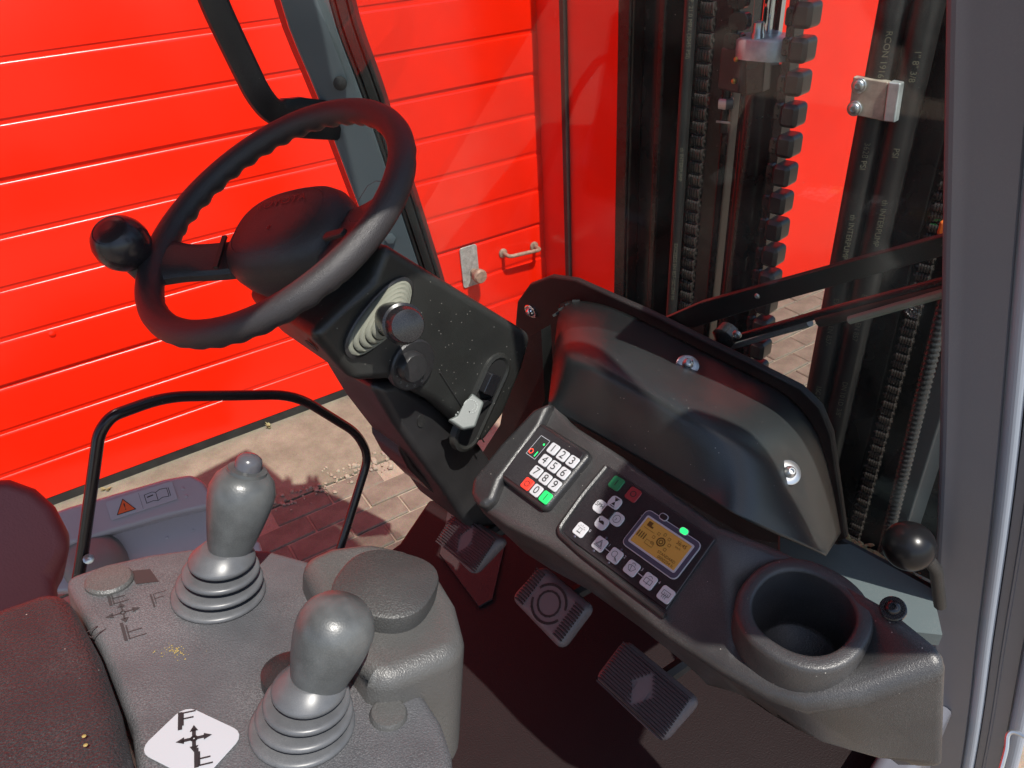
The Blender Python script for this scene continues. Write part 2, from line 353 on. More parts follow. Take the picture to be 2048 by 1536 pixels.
# crumbs along the broken edge of the apron and litter at the foot of the door
cr = MB(); rq = random.Random(21)
for i in range(420):
    a = rq.uniform(.2, 1.5); o = .51 + rq.gauss(0, .035); r = abs(rq.gauss(0, .0045)) + .0015; p = dw(a, o, r * .4)
    cr.lathe(frame(p, Xv, unit([rq.gauss(0, .3), rq.gauss(0, .3), 1])), [(r * .6, -r * .4), (r, 0), (r * .5, r * .5)], 5, sx=rq.uniform(.7, 1.6))
o = cr.build('grit', SAND, base=(0, 0, 0)); o['kind'] = 'stuff'; o['label'] = 'loose grit along the broken concrete edge'; o['category'] = 'grit'
for (x_, y_) in ((540, 852), (212, 978)):
    lf_ = MB(); c_ = onz(x_, y_, .006)
    for k in range(7):
        a = rq.uniform(0, 6.28); e = np.array([math.cos(a), math.sin(a), rq.uniform(.1, .9)]) * rq.uniform(.012, .024); f2 = np.cross(unit(e), [0, .2, 1]) * .006
        lf_.add([c_, c_ + e * .5 + f2, c_ + e, c_ + e * .5 - f2], [(0, 1, 2, 3)])
    lo = lf_.build('dry_leaf', mat('leaf_dry', (.25, .22, .1), .8), base=c_, flat=True)
    tag(lo, 'crumpled dry leaf at the foot of the red door, ' + ('nearer the column' if x_ == 540 else 'beside the hoop rail'), 'leaf', 'leaves by the door')

# roller door
DOOR_L, DOOR_R, PIT = -3.6, 2.2, .1615
door = thing('roller_door', 'tall bright red slatted roller door with a rusty handle behind the truck', 'door', dw(0, 0, 0))
prof = [(-.03, 0), (.0035, 0)] + [(-.0015 + .005 * math.cos(rad(a)), .134 + .0105 * math.sin(rad(a))) for a in (0, 10, 20, 30, 40, 50, 60, 75, 90)] + [(-.0015, .1612), (-.03, .1612)]
smesh = None; rs_ = random.Random(4)
for k in range(17):
    z0 = 1.493 - PIT * 9 + PIT * k
    if smesh is None:
        mb = MB(); mb.prism([DP * 0 + D1 * DOOR_L + N * o + Zv * z for o, z in prof], [DP * 0 + D1 * DOOR_R + N * o + Zv * z for o, z in prof])
        s = mb.build('slat', RED, door, base=(0, 0, 0), ang=40); smesh = s
    else: s = smesh.copy(); col.objects.link(s)
    s.location = Vector((0, 0, z0)) + Vector(N) * rs_.uniform(-.0012, .0012); s.rotation_mode = 'AXIS_ANGLE'; s.rotation_axis_angle = (rs_.gauss(0, .006), *D1)
mb = MB(); q = [(-.03, .0), (.0, .0), (.002, .036), (-.03, .036)]
mb.prism([dw(DOOR_L, 0, 0) + N * o + Zv * z for o, z in q], [dw(DOOR_R, 0, 0) + N * o + Zv * z for o, z in q]); part(mb, 'rubber_strip', SEAL, door)
def doorp(x, y, o=.004): return onp(x, y, DP + N * o, N)
# handle, lock plate with knob, rivet
h0, h1 = doorp(1006, 506), doorp(1068, 492)
mb = MB(); mb.tube(fillet([h0, h0 + N * .055, h1 + N * .055, h1], .022), .009, 10); part(mb, 'handle', RUST, door)
mb = MB()
for h in (h0, h1): mb.lathe(frame(h, D1, N), [(.021, -.004), (.021, .004), (.012, .009)], 16)
hb = part(mb, 'handle_foot', RUST, door)
c0 = doorp(939, 532); mb = MB(); mb.rrect(frame(c0, D1, N), .085, .19, .012, .006); part(mb, 'lock_plate', GALV, door)
c1 = doorp(945, 543); mb = MB(); mb.lathe(frame(c1, D1, N), [(.016, 0), (.016, .03), (.03, .045), (.033, .07), (.026, .08), (.0, .081)], 20); lk = part(mb, 'lock_knob', RUST, door)
r0 = doorp(104, 667); mb = MB(); mb.lathe(frame(r0, D1, N), [(.012, 0), (.011, .004), (.004, .007)], 14); part(mb, 'rivet', RED, door)
# guide rail and red pier to the right of the door
mb = MB(); mb.prism([dw(2.2, -.03, 0), dw(2.2, .5, 0), dw(2.2, .56, 0), dw(9, .56, 0), dw(9, -.03, 0)], [p + Zv * 4 for p in [dw(2.2, -.03, 0), dw(2.2, .5, 0), dw(2.2, .56, 0), dw(9, .56, 0), dw(9, -.03, 0)]])
tag(mb.build('wall_pier', RED, bevel=.006, base=dw(2.2, .56, 0)), 'smooth plain red painted wall pier seen beyond the mast hoses', 'wall')
mb = MB(); mb.box(frame(dw(2.19, .2, .75), D1, Zv), .018, .026, 2.6); tag(mb.build('guide_rail', SEAL, base=dw(2.185, .2, 0)), 'narrow dark upright rail against the red pier beside the door handle', 'rail')
mb = MB(); q = [dw(DOOR_L, -.05, 2.75), dw(2.2, -.05, 2.75), dw(2.2, .05, 2.75), dw(DOOR_L, .05, 2.75)]
mb.prism(q, [p + Zv * 2.0 for p in q]); tag(mb.build('lintel_wall', RED, base=dw(0, 0, 2.75)), 'red wall above the slatted roller door', 'wall')

# ================================================================== THE TRUCK
GP = np.array([0, .42, 1.3]); GN = unit([0, 1, .27])             # windscreen plane
def gl(x, y, off=0.): return onp(x, y, GP - GN * off, GN)
cab = thing('forklift_cab', 'dark grey forklift cab frame with raked pillars and a glass windscreen', 'cab', (.1, 0, .62))

# windscreen
def gz(x, z, off=0.): return np.array([x, GP[1] - .27 * (z - GP[2]), z]) - GN * off
mb = MB(); q = [gz(-.40, .96), gz(.66, .96), gz(.56, 2.1), gz(-.33, 2.1)]
mb.prism(q, [p + GN * .005 for p in q]); part(mb, 'windscreen', GLASS, cab, flat=True)

def sweep(mb, path, a, b, prof, mats=None):
    rs = [[p + a * u * k + b * v * k for u, v in prof] for p, k in path]
    n = len(prof); vs = [p for r in rs for p in r]; o = 0
    for i in range(n - 1):
        fs = [(k * n + i, k * n + i + 1, (k + 1) * n + i + 1, (k + 1) * n + i) for k in range(len(rs) - 1)]
        mb.add(vs, fs, mats[i] if mats else 0)
    return mb
# right front pillar (near)
def rp_pt(x, y): return onp(x, y, GP - Yv * .04, GN)
edge = [(1904, -420), (1893, 0), (1885, 500), (1878, 950), (1864, 1250), (1858, 1400), (1848, 1536), (1825, 1800)]
pth = catmull([rp_pt(*e) for e in edge], 4)
ra = unit([.95, .31, 0]); rb = unit([.31, -.95, 0])
def arc(cx, cy, r, a0, a1, n=7): return [(cx + r * math.cos(rad(a0 + (a1 - a0) * i / n)), cy + r * math.sin(rad(a0 + (a1 - a0) * i / n))) for i in range(n + 1)]
mb = MB(); pr = [(.004, -.13), (.0, -.004)] + arc(.006, .0, .006, 180, 90, 3) + [(.050, .006), (.052, .003)]
sweep(mb, [(p, 1) for p in pth], ra, rb, pr); part(mb, 'right_pillar', PILD, cab)
mb = MB(); pr = [(.0522, -.01), (.0525, .002)] + arc(.0605, .002, .0078, 180, 0, 10) + [(.0685, -.01)]
sweep(mb, [(p, 1) for p in pth], ra, rb, pr); part(mb, 'pillar_trim', EDGE, cab)
mb = MB(); pr = [(.0688, -.012), (.070, -.002), (.0785, -.001), (.0795, .001), (.0815, .001), (.083, -.001), (.100, -.001), (.101, -.005)]
sweep(mb, [(p, 1) for p in pth], ra, rb, pr); part(mb, 'door_seal', PILD, cab)
mb = MB(); pr = [(.1012, -.02), (.102, .0)] + arc(.1125, .0, .0105, 180, 0, 10) + [(.124, -.06)]
sweep(mb, [(p, 1) for p in pth], ra, rb, pr); part(mb, 'pillar_trim', EDGE, cab)
# left front pillar (far)
lpx = [(515, -300), (560, 0), (637, 200), (712, 400), (768, 550), (800, 640)]
pth = catmull([onx(x, y, -.40) for x, y in lpx], 4)
la = unit([.65, .76, 0]); lb = unit([.76, -.65, 0])
mb = MB(); sweep(mb, [(p, 1) for p in pth], la, lb, [(-.016, -.07), (-.013, -.018), (-.0005, -.002)]); part(mb, 'pillar_flange', mat('pillar_red_reflection', (.16, .03, .03), .25, coat=.5), cab)  # red reflection along this edge painted as its base colour
mb = MB(); sweep(mb, [(p, 1) for p in pth], la, lb, [(-.0005, -.06), (0, -.002), (.003, .0), (.068, .0), (.070, -.003), (.070, -.06)]); lp = part(mb, 'left_pillar', PIL, cab)
for k, (u0, u1, h) in enumerate(((.0705, .078, .001), (.079, .094, .004), (.095, .103, -.001))):
    mb = MB(); sweep(mb, [(p, 1) for p in pth], la, lb, [(u0, -.05), (u0 + .0005, h - .002), (u0 + .002, h), (u1 - .002, h), (u1 - .0005, h - .002), (u1, -.05)]); part(mb, 'seal_strip', SEAL, cab)
h = onp(680, 167, pth[6], lb); mb = MB(); mb.lathe(frame(h, la, lb), [(.0105, -.003), (.0105, .0015), (.006, .003), (0, .0033)], 18); part(mb, 'plug', SEAL, cab)
h = onp(780, 480, pth[12], lb); mb = MB(); mb.lathe(frame(h - lb * .01, la, lb), [(.01, -.003), (.01, .006), (.004, .007)], 6); part(mb, 'nut', PIL, cab)
# roof of the overhead guard, rear posts, floor, lower cab shell
mb = MB()
for y in (-1.15, .225): mb.box(frame((-.0365, y, 2.14), Xv, Zv), 1.022, .09, .07)
for x in (-.51, .437): mb.box(frame((x, -.46, 2.14), Xv, Zv), .075, 1.28, .066)
part(mb, 'roof_frame', PIL, cab, bevel=.01)
mb = MB(); mb.box(frame((-.045, -.46, 2.13), Xv, Zv), .86, 1.28, .025); part(mb, 'roof_panel', PIL, cab)
for x in (-.45, .50):
    mb = MB(); mb.box(frame((x, -1.16, 1.4), Xv, Zv), .08, .08, 1.5); part(mb, 'rear_post', PIL, cab, bevel=.01)
fl = [onz(858, 998, .70), onz(799, 1085, .70), onz(640, 1200, .70), np.array([-.36, -.6, .70]), np.array([.62, -.6, .70]), np.array([.62, .62, .70]), np.array([.0, .62, .70])]
mb = MB(); mb.prism(fl, [p - Zv * .14 for p in fl]); part(mb, 'floor', FLOORM, cab, bevel=.008)

fm = [onz(900, 1000, .702), onz(880, 1110, .702), onz(958, 1215, .702), onz(985, 1200, .702), onz(1010, 1090, .702)]
mb = MB(); mb.prism([p + Zv * .004 for p in fm], fm); part(mb, 'floor_mat', mat('mat_rubber', (.02, .014, .015), .6, bump=.6, bscale=400), cab)
mb = MB(); q = [(.635, -.02, .5), (.635, .62, .5), (.60, .62, .745), (.60, .2, .745)]
mb.box(frame((.20, .60, .82), Xv, Zv), .80, .03, .16); part(mb, 'front_bulkhead', BLK, cab)
mb = MB(); mb.box(frame((.64, .28, .60), Xv, Zv), .05, .7, .35); part(mb, 'step_panel', PILD, cab, bevel=.015)

# grey sill below the windscreen at the right, moss in its corner
sp = onp(1740, 1150, gl(1740, 1100, .02), unit([0, -.45, .9]))
def sl(x, y, dz=0.): return onp(x, y, sp + Zv * dz, unit([0, -.45, .9]))
q = [sl(1560, 1010), sl(1635, 1090), sl(1700, 1088), sl(1865, 1178), sl(1885, 1270), sl(1700, 1250), sl(1560, 1150)]
mb = MB(); mb.prism(q, [p - Zv * .02 for p in q]); part(mb, 'windscreen_sill', SILL, cab)
mb = MB(); mb.tube([gl(1600, 1022, .006), gl(1672, 1078, .006), gl(1850, 1172, .006), gl(1900, 1200, .006)], .007, 8); part(mb, 'windscreen_seal', SEAL, cab)
mm = MB(); rq = random.Random(5)
for i in range(150):
    t = rq.random(); p = gl(1672 + 172 * t, 1070 + 92 * t, -.009) + np.array([rq.gauss(0, .002), rq.gauss(0, .004), rq.gauss(0, .0035)]); r = rq.uniform(.0015, .005) * (1.2 - .5 * t)
    mm.lathe(frame(p, Xv, unit([rq.gauss(0, .3), rq.gauss(0, .3), 1])), [(r * .7, -r * .3), (r, 0), (r * .5, r * .5)], 6, sx=rq.uniform(.7, 2.))
o = part(mm, 'moss', MOSS, cab); o['kind'] = 'stuff'

# grab handle on the left pillar
gh = thing('grab_handle', 'long black grab handle bolted to the left cab pillar', 'handle', onx(655, 260, -.37))
pp = [onx(x, y, -.36) for x, y in ((372, -160), (425, 0), (470, 95), (515, 188))] + [onx(545, 225, -.37), onx(600, 236, -.385), onx(672, 242, -.40)]
mb = MB(); pts = fillet(pp, .045, 5)
rs = []
K = len(pts)
for i, p in enumerate(pts):
    t = unit(pts[min(i + 1, K - 1)] - pts[max(i - 1, 0)]); vdir = unit(p - C); a = unit(np.cross(t, vdir)); b = np.cross(a, t)
    fr_ = i / (K - 1); ww = .0195 if fr_ < .72 else .0195 + .011 * min(1, (fr_ - .72) / .15)
    ring = []
    for j in range(16):
        th = 2 * math.pi * j / 16; cx, cy = math.cos(th), math.sin(th); k = (abs(cx) ** 3.2 + abs(cy) ** 3.2) ** (-1 / 3.2); ring.append(p + a * ww * k * cx + b * .0115 * k * cy)
    rs.append(ring)
mb.rings(rs); part(mb, 'grip', BLK, gh)

# ------------------------------------------------------------------ steering wheel
WC = np.array([0, 0, 1.534]); WN = unit([-.0215, -.465, .885]); WF = frame(WC, Xv, WN)
RW = .155
sw = thing('steering_wheel', 'black moulded steering wheel with a round spinner knob on its rim', 'steering wheel', WC)
mb = MB(); NS, NT = 220, 16; vs = []; fs = []
for i in range(NS):
    a = 2 * math.pi * i / NS; er = WF[1] * math.cos(a) + WF[2] * math.sin(a)
    deg = math.degrees(a) % 360
    grip = 1. if not (205 < deg < 248 or (deg < 40 or deg > 350)) else 0.
    for j in range(NT):
        t = 2 * math.pi * j / NT; rr = .0141
        inner = max(0, -math.sin(t)) ** .6 * (.75 - .25 * math.cos(t))
        rr -= grip * .0036 * inner * (.5 + .5 * math.cos(a * 40))
        vs.append(WC + er * (RW + rr * math.cos(t)) + WN * rr * 1.05 * math.sin(t))
for i in range(NS):
    for j in range(NT): fs.append((i * NT + j, ((i + 1) % NS) * NT + j, ((i + 1) % NS) * NT + (j + 1) % NT, i * NT + (j + 1) % NT))
mb.add(vs, fs); part(mb, 'rim', LEA, sw, ang=80)
HZ = -.036                                              # hub sits below the rim
def wdir(deg): return WF[1] * math.cos(rad(deg)) + WF[2] * math.sin(rad(deg))
def spoke(deg, w0, w1, t0, t1, lift=0.):
    d = wdir(deg); s = np.cross(WN, d); rs = []
    for k in range(9):
        f = k / 8; r = .045 + f * (RW - .045); z = HZ - .004 + (0 - HZ + .004) * (f ** 1.6); ww = w0 + (w1 - w0) * f + .010 * max(0, f - .7) / .3 * 1.2; tt = t0 + (t1 - t0) * f
        ring = []
        for j in range(16):
            th = 2 * math.pi * j / 16; cx, cy = math.cos(th), math.sin(th); q = (abs(cx) ** 4 + abs(cy) ** 4) ** (-.25)
            ring.append(WC + d * r + s * ww * q * cx + WN * (z + tt * q * cy))
        rs.append(ring)
    return MB().rings(rs)
part(spoke(-137, .027, .024, .010, .0105), 'spoke', HUB, sw)
part(spoke(17, .038, .034, .010, .0105), 'spoke', HUB, sw)
# groove between hub and left spoke, inset pad on the right spoke
d = wdir(-137); s_ = np.cross(WN, d); mb = MB(); mb.box(frame(WC + d * .082 + WN * (-.0185), s_, unit(WN - d * .25)), .05, .005, .0035); part(mb, 'groove', SEAL, sw)
d = wdir(17); s_ = np.cross(WN, d); mb = MB(); f_ = frame(WC + d * .142 + WN * .0128, s_, WN); mb.stroke(f_, [(-.024, -.010), (-.026, .002), (-.02, .009), (.02, .009), (.026, .002), (.024, -.010)], .0007, c=.0012); part(mb, 'inset_line', SEAL, sw)
hf = (WC + WN * HZ, *[unit(v) for v in (wdir(-60), np.cross(WN, wdir(-60)), WN)])
hf = frame(WC + WN * HZ, wdir(-60 + 90), WN)
mb = MB(); mb.lathe(hf, [(.046, -.060), (.060, -.040), (.067, -.020), (.0695, -.004), (.068, .010), (.062, .020), (.0535, .0262), (.0515, .0275), (.0508, .0267), (.0498, .0278), (.030, .0315), (0, .033)], 44, sx=1.12, sy=.86, sq=2.6)
hub = part(mb, 'hub_pad', HUB, sw, ang=60)
tf = frame(WC + WN * (HZ + .0312), wdir(30), WN); mb = MB(); mb.text(tf, 'TOYOTA', .0145, 0, 0, .022, .0016, sx=1.15); sub(hub, mb, 'embossed_name', BLKG); mb = MB(); mb.text(tf, 'e', .013, 0, 0, -.014, .0014); sub(hub, mb, 'embossed_letter', BLKG)
mb = MB(); mb.lathe(frame(WC + WN * (HZ - .07), WF[1], WN), [(.046, -.05), (.046, .01), (.052, .03)], 28); part(mb, 'boss', BLK, sw)
d = wdir(17); s_ = np.cross(WN, d); mb = MB(); mb.rrect(frame(WC + d * .098 - s_ * .020 + WN * (-.0105), d, unit(WN - d * .22)), .034, .010, .004, .004, bev=.001); part(mb, 'spoke_slot', SEAL, sw)
# spinner knob
kp = onp(284, 532, WC + WN * .004, WN); ko = at(243, 487, dist(kp) - .012); kd = unit(ko - kp)
mb = MB(); mb.lathe(frame(kp, Xv, WN), [(.016, -.01), (.0155, .008), (.012, .016), (.010, .03)], 18); mb.tube([kp + WN * .008, kp * .55 + ko * .45 + WN * .002, ko], .0135, 14, rf=lambda t: .0155 - .004 * t); part(mb, 'knob_stem', LEA, sw)
kn = unit(-.42 * r_ + .46 * u_ + .78 * unit(C - ko))
mb = MB(); mb.lathe(frame(ko, Xv, kn), [(.006, -.029), (.016, -.0255), (.0235, -.019), (.0282, -.010), (.0298, 0), (.0285, .009), (.0250, .0165), (.0205, .0218), (.0185, .0234), (.0178, .0228), (.0170, .0236), (.010, .0252), (0, .0256)], 30); part(mb, 'spinner_knob', BLKG if False else mat('spinner_plastic', (.02, .017, .02), .26), sw, ang=50)

# ------------------------------------------------------------------ steering column
sc_ = thing('steering_column', 'dusty black steering column shroud with a tilt slot under the wheel', 'steering column', (0, .45, .74))
CX = .10
ptsx = [(772, 486), (1068, 670), (1050, 735), (1010, 832), (965, 893), (876, 812), (782, 762), (709, 766), (622, 670), (746, 556)]
rt = [onx(x, y, CX) for x, y in ptsx]
cen = np.mean(rt, axis=0)
lt = [cen + (p - cen) * .92 - Xv * .165 for p in rt]
mb = MB(); mb.prism(rt, lt); shroud = part(mb, 'column_shroud', COL, sc_, bevel=.012, seg=4)
# shallow dish below the stalk + split line + screw holes
def cx_(x, y, off=0.): return onx(x, y, CX + off)
for (x, y) in ((620, 690),):
    p = lt[7] * .35 + rt[7] * .65; e = rt[8] - rt[7]; nrm = unit(np.cross(e, Xv)); nrm = nrm if nrm.dot(C - p) > 0 else -nrm
    mb = MB(); mb.lathe(frame(rt[7] * .42 + rt[8] * .58 - Xv * .035 + nrm * .0002, e, nrm), [(.0085, 0), (.0085, .0008)], 16); part(mb, 'screw_hole', SEAL, sc_)
ln = [cx_(880, 745, .0006), cx_(915, 800, .0006), cx_(968, 884, .0006)]
mb = MB(); mb.tube(ln, .0011, 6); part(mb, 'split_line', SEAL, sc_)
# tilt slot: recessed black capsule with raised lip
sa, sb = cx_(935, 868, .001), cx_(992, 742, .001); sd = unit(sb - sa); sn = np.cross(sd, Xv)
ring = lambda r, o: [sb + r * (math.cos(t) * sn + math.sin(t) * sd) + Xv * o for t in np.linspace(0, math.pi, 9)] + [sa + r * (math.cos(t) * sn + math.sin(t) * sd) + Xv * o for t in np.linspace(math.pi, 2 * math.pi, 9)]
mb = MB(); mb.rings([ring(.026, -.006), ring(.0245, .0025), ring(.020, .004), ring(.0165, .002)], capb=False); part(mb, 'slot_lip', COL, sc_)
mb = MB(); mb.rings([ring(.0168, .0005), ring(.0168, .0018)]); part(mb, 'slot_opening', mat('slot_dark', (.004, .004, .004), .9), sc_)
f_ = frame(cx_(975, 765, .004), sd, Xv); mb = MB(); mb.rrect(f_, .028, .02, .003, .01); part(mb, 'slot_catch', BLKG, sc_)
# rotary switch
kc = cx_(822, 728, .0); mb = MB(); mb.lathe(frame(kc, Yv, Xv), [(.031, -.004), (.031, .004), (.029, .006), (.019, .0065)], 36); sw1 = part(mb, 'switch_ring', BLK, sc_)
mb = MB(); mb.lathe(frame(cx_(818, 730, .006), Yv, Xv), [(.0178, 0), (.0178, .009), (.016, .012), (.0, .0135)], 30); part(mb, 'switch_knob', BLK, sc_)
mb = MB(); kf = frame(kc + Xv * .0062, -unit(rt[1] - rt[0]), Xv)
for k in range(6): a = rad(20 + 26 * k); mb.circ(kf, .0245 * math.cos(a), .0245 * math.sin(a), .0012, .0008, n=8)
sub(sw1, mb, 'switch_marks', mat('mark_grey', (.3, .3, .28), .5))
# lower column
ptl = [(745, 772), (800, 764), (876, 812), (965, 893), (1010, 960), (1000, 1060), (940, 1060), (890, 985), (830, 905), (790, 850)]
rl = [onx(x, y, .075) for x, y in ptl]; cl = np.mean(rl, axis=0); ll = [cl + (p - cl) * .95 - Xv * .12 for p in rl]
mb = MB(); mb.prism(rl, ll); part(mb, 'lower_cover', BLK, sc_, bevel=.012, seg=4)
ptg = [(736, 772), (752, 775), (800, 850), (880, 960), (960, 1040), (905, 1010), (865, 985), (820, 940), (802, 905), (800, 870), (760, 835), (738, 800)]
rg = [onx(x, y, .03) for x, y in ptg]; mb = MB(); mb.prism(rg, [p - Xv * .07 for p in rg]); part(mb, 'column_boot', mat('boot_gloss', (.02, .012, .012), .2), sc_, bevel=.01, seg=4)
p = onx(842, 842, .0755); mb = MB(); mb.lathe(frame(p, Yv, Xv), [(.009, -.001), (.009, .0008)], 14, sx=.7); part(mb, 'screw_hole', SEAL, sc_)

# indicator stalk with rubber bellows
st = thing('control_stalk', 'short black control stalk in a grey-green rubber bellows on the column', 'control stalk', cx_(755, 632))
b0 = cx_(757, 634, .001); b1 = at(800, 640, dist(cx_(800, 640)) - .055)
ax = unit(b1 - b0); lg = cx_(812, 560) - cx_(695, 700); lgu = unit(lg); HL = np.linalg.norm(lg) / 2
mb = MB(); bf = frame(b0, lgu, Xv); prof = []
for k in range(6):
    t = k / 5; c_ = (b1 - b0) * t * .66
    for rr, dz in ((1 - .62 * t, 0), (1 - .62 * t + .01, .0035), (1 - .62 * t - .04, .0062), (1 - .62 * t - .10, .0062), (1 - .62 * t - .135, .001)): prof.append((rr, c_.dot(Xv) * .9 + dz, c_.dot(bf[1]), c_.dot(bf[2])))
rs = []
for rr, z, ox, oy in prof:
    ring_ = []
    for i in range(36):
        t = 2 * math.pi * i / 36; cx, cy = math.cos(t), math.sin(t); k = (abs(cx) ** 2.3 + abs(cy) ** 2.3) ** (-1 / 2.3)
        asp = .40 + .35 * max(0, (1 - rr)); ring_.append(fp(bf, ox + rr * HL * cx * k, oy + rr * HL * asp * cy * k, z))
    rs.append(ring_)
mb.rings(rs); part(mb, 'bellows', BELL, st, ang=50)
mb = MB(); mb.lathe(frame(b0, lgu, Xv), [(HL * 1.08, -.003), (HL * 1.08, .003), (HL * 1.0, .0045)], 36, sy=.44, sq=2.3, cb=False); part(mb, 'bellows_frame', BLK, st)
sx0 = b0 + (b1 - b0) * .55; tip = at(816, 652, dist(b1) - .05); sd_ = unit(tip - sx0); sf = frame(sx0, Zv, sd_); LN = np.linalg.norm(tip - sx0)
mb = MB(); mb.lathe(sf, [(.017, 0), (.0185, LN * .2), (.0185, LN * .55), (.0165, LN * .56), (.0165, LN * .58), (.0205, LN * .6), (.021, LN * .75), (.0185, LN * .77), (.0175, LN * .95), (.016, LN), (.012, LN + .001), (.0, LN + .0012)], 26); stk = part(mb, 'stalk', mat('stalk_plastic', (.012, .012, .014), .25, dust=.05), st)
mb = MB()
for k, ch in enumerate(('0', 'I', 'II', 'o')):
    a = rad(100 + 34 * k); e = sf[1] * math.cos(a) + sf[2] * math.sin(a); mb.text(frame(sx0 + sd_ * LN * .4 + e * .0187, np.cross(sd_, e), e), ch, .008)
sub(stk, mb, 'stalk_marks', WHITE)

# tilt lever (grey paddle)
tl = thing('tilt_lever', 'small light grey tilt lever paddle sticking out of the column slot', 'lever', cx_(960, 820))
tp = [at(x, y, dist(cx_(935, 815)) - dd) for x, y, dd in ((943, 786, .012), (968, 805, .012), (950, 855, .020), (925, 860, .022), (895, 840, .024), (912, 832, .022), (925, 812, .016))]
tn = unit(np.cross(tp[1] - tp[0], tp[3] - tp[0])); tn = tn if tn.dot(C - tp[0]) > 0 else -tn
mb = MB(); mb.prism([p + tn * .004 for p in tp], [p - tn * .008 for p in tp]); pad = part(mb, 'paddle', GREY, tl, bevel=.003)
pc = np.mean(tp, axis=0); tff = frame(pc * .75 + tp[0] * .15 + tp[1] * .1 + tn * .0042, unit(tp[1] - tp[0]), tn); mb = MB(); mb.circ(tff, 0, .004, .0085, .0014); mb.circ(tff, 0, .004, .005, .001, a0=200, a1=420)
for k in range(5): mb.circ(tff, -.008 + .004 * (k % 3), -.012 - .004 * (k // 3), .0007, .0009, n=6)
sub(pad, mb, 'wheel_symbol', mat('lever_emboss', (.17, .19, .18), .5))
mb = MB(); mb.tube([pc, cx_(975, 800, .0), cx_(985, 790, -.03)], .007, 8); part(mb, 'lever_arm', BLKG, tl)

# ------------------------------------------------------------------ dashboard
KD = .87
PN = unit([-.057, -.47, .88]); PP = at(1092, 940, KD)
def pd(x, y, off=0.): return onp(x, y, PP + PN * off, PN)
PU = unit(np.array([.992, -.122, .03]) - PN * np.dot([.992, -.122, .03], PN)); PV = np.cross(PN, PU)      # right, away
dash = thing('dashboard', 'black plastic forklift dashboard console with a moulded cup holder', 'dashboard', pd(1300, 1100) - Zv * .2)
out = [(1108, 795), (1030, 862), (950, 950), (938, 985), (958, 1018), (1010, 1050), (1090, 1092), (1200, 1170), (1330, 1272), (1440, 1346), (1530, 1398), (1610, 1420), (1720, 1398), (1903, 1328), (1880, 1284), (1790, 1212), (1640, 1128), (1560, 1088), (1440, 1042), (1250, 905), (1150, 842)]
top = [pd(x, y) for x, y in out]
low = []
lowpx = {9: (1452, 1368), 10: (1560, 1446), 11: (1650, 1492), 12: (1760, 1527), 13: (1900, 1546)}
for i, p in enumerate(top):
    if i in lowpx: low.append(pd(*lowpx[i], -.10))
    elif i < 9: low.append(p + np.array([0.005, .07, -.13]))
    else: low.append(p + np.array([0, .0, -.16]))
mb = MB(); mb.prism(top, low); shell = part(mb, 'console_shell', DASHM, dash, bevel=.012, seg=4)
# left bolster of the dash beside the column
bq = [(1104, 798), (1064, 816), (1000, 884), (942, 955), (938, 990), (958, 1016), (985, 1000), (1000, 960), (1080, 850)]
mb = MB(); tq_ = [pd(x, y, .013) for x, y in bq]; mb.prism(tq_, [p - PN * .03 for p in tq_]); part(mb, 'side_bolster', BLK, dash, bevel=.009, seg=4)
cq = [(1030, 690), (1082, 660), (1090, 800), (1060, 860), (960, 960), (930, 960), (1000, 850)]
mb = MB(); cqp = [ony(x, y, .31) for x, y in cq]; mb.prism(cqp, [p + Yv * .02 for p in cqp]); part(mb, 'close_out_panel', SEAL, dash)
# cup holder
CUPN = unit([0, -.14, .99]); cc = at(1606, 1220, dist(pd(1606, 1222)) - .014); cf = frame(cc, Xv, CUPN)
RI = .0400
hole = MB(); hole.lathe(cf, [(RI + .006, -.2), (RI + .006, .1)], 40); ho = hole.build('tmp', BLK, base=BASE[dash.name]); ho.location = BASE[dash.name]
bm_ = shell.modifiers.new('hole', 'BOOLEAN'); bm_.operation = 'DIFFERENCE'; bm_.object = ho; bm_.solver = 'EXACT'
bpy.context.view_layer.update(); bake(shell); bpy.data.objects.remove(ho)
mb = MB(); mb.lathe(cf, [(.060, -.06), (.0560, -.022), (.0548, -.005), (.0532, -.0012), (.051, .0), (.0435, .0), (.0412, -.001), (.0402, -.004), (.0388, -.078), (.036, -.083), (0, -.084)], 56, sq=2.25, ca=False)
part(mb, 'cup_holder', DASHM, dash, ang=60)
bolt(dash, pd(1790, 1212, .004) - np.array([0, .004, 0]), PN, .0065, 'hex_bolt', BLKG, washer=.0105, h=.006)

# keypad
kp_ = thing('keypad', 'black numeric keypad with white digit keys set in the dashboard', 'keypad', pd(1092, 940))
kc4 = [pd(*p) for p in ((1082, 848), (1184, 911), (1102, 1034), (1000, 958))]; kc0 = np.mean(kc4, axis=0)
kw = (np.linalg.norm(kc4[1] - kc4[0]) + np.linalg.norm(kc4[2] - kc4[3])) / 2; kh = (np.linalg.norm(kc4[3] - kc4[0]) + np.linalg.norm(kc4[2] - kc4[1])) / 2
ku = unit(kc4[1] + kc4[2] - kc4[0] - kc4[3]); kf = frame(kc0 + PN * .0, ku, PN)
mb = MB(); mb.rrect(kf, kw, kh, .008, .010, bev=.003); part(mb, 'housing', BLK, kp_, ang=60)
mb = MB(); mb.rrect(kf, kw * .84, kh * .88, .005, .0008, bev=.0003, base=.0102); part(mb, 'faceplate', MEMB, kp_)
keys = {'1': (707, 337), '2': (772, 381), '3': (838, 423), '4': (650, 415), '5': (712, 458), '6': (777, 503), '7': (592, 493), '8': (653, 540), '9': (717, 583), 'O': (530, 575), '0': (592, 620), 'I': (655, 667)}
S7 = 2048 / 600
kn_ = list(keys)
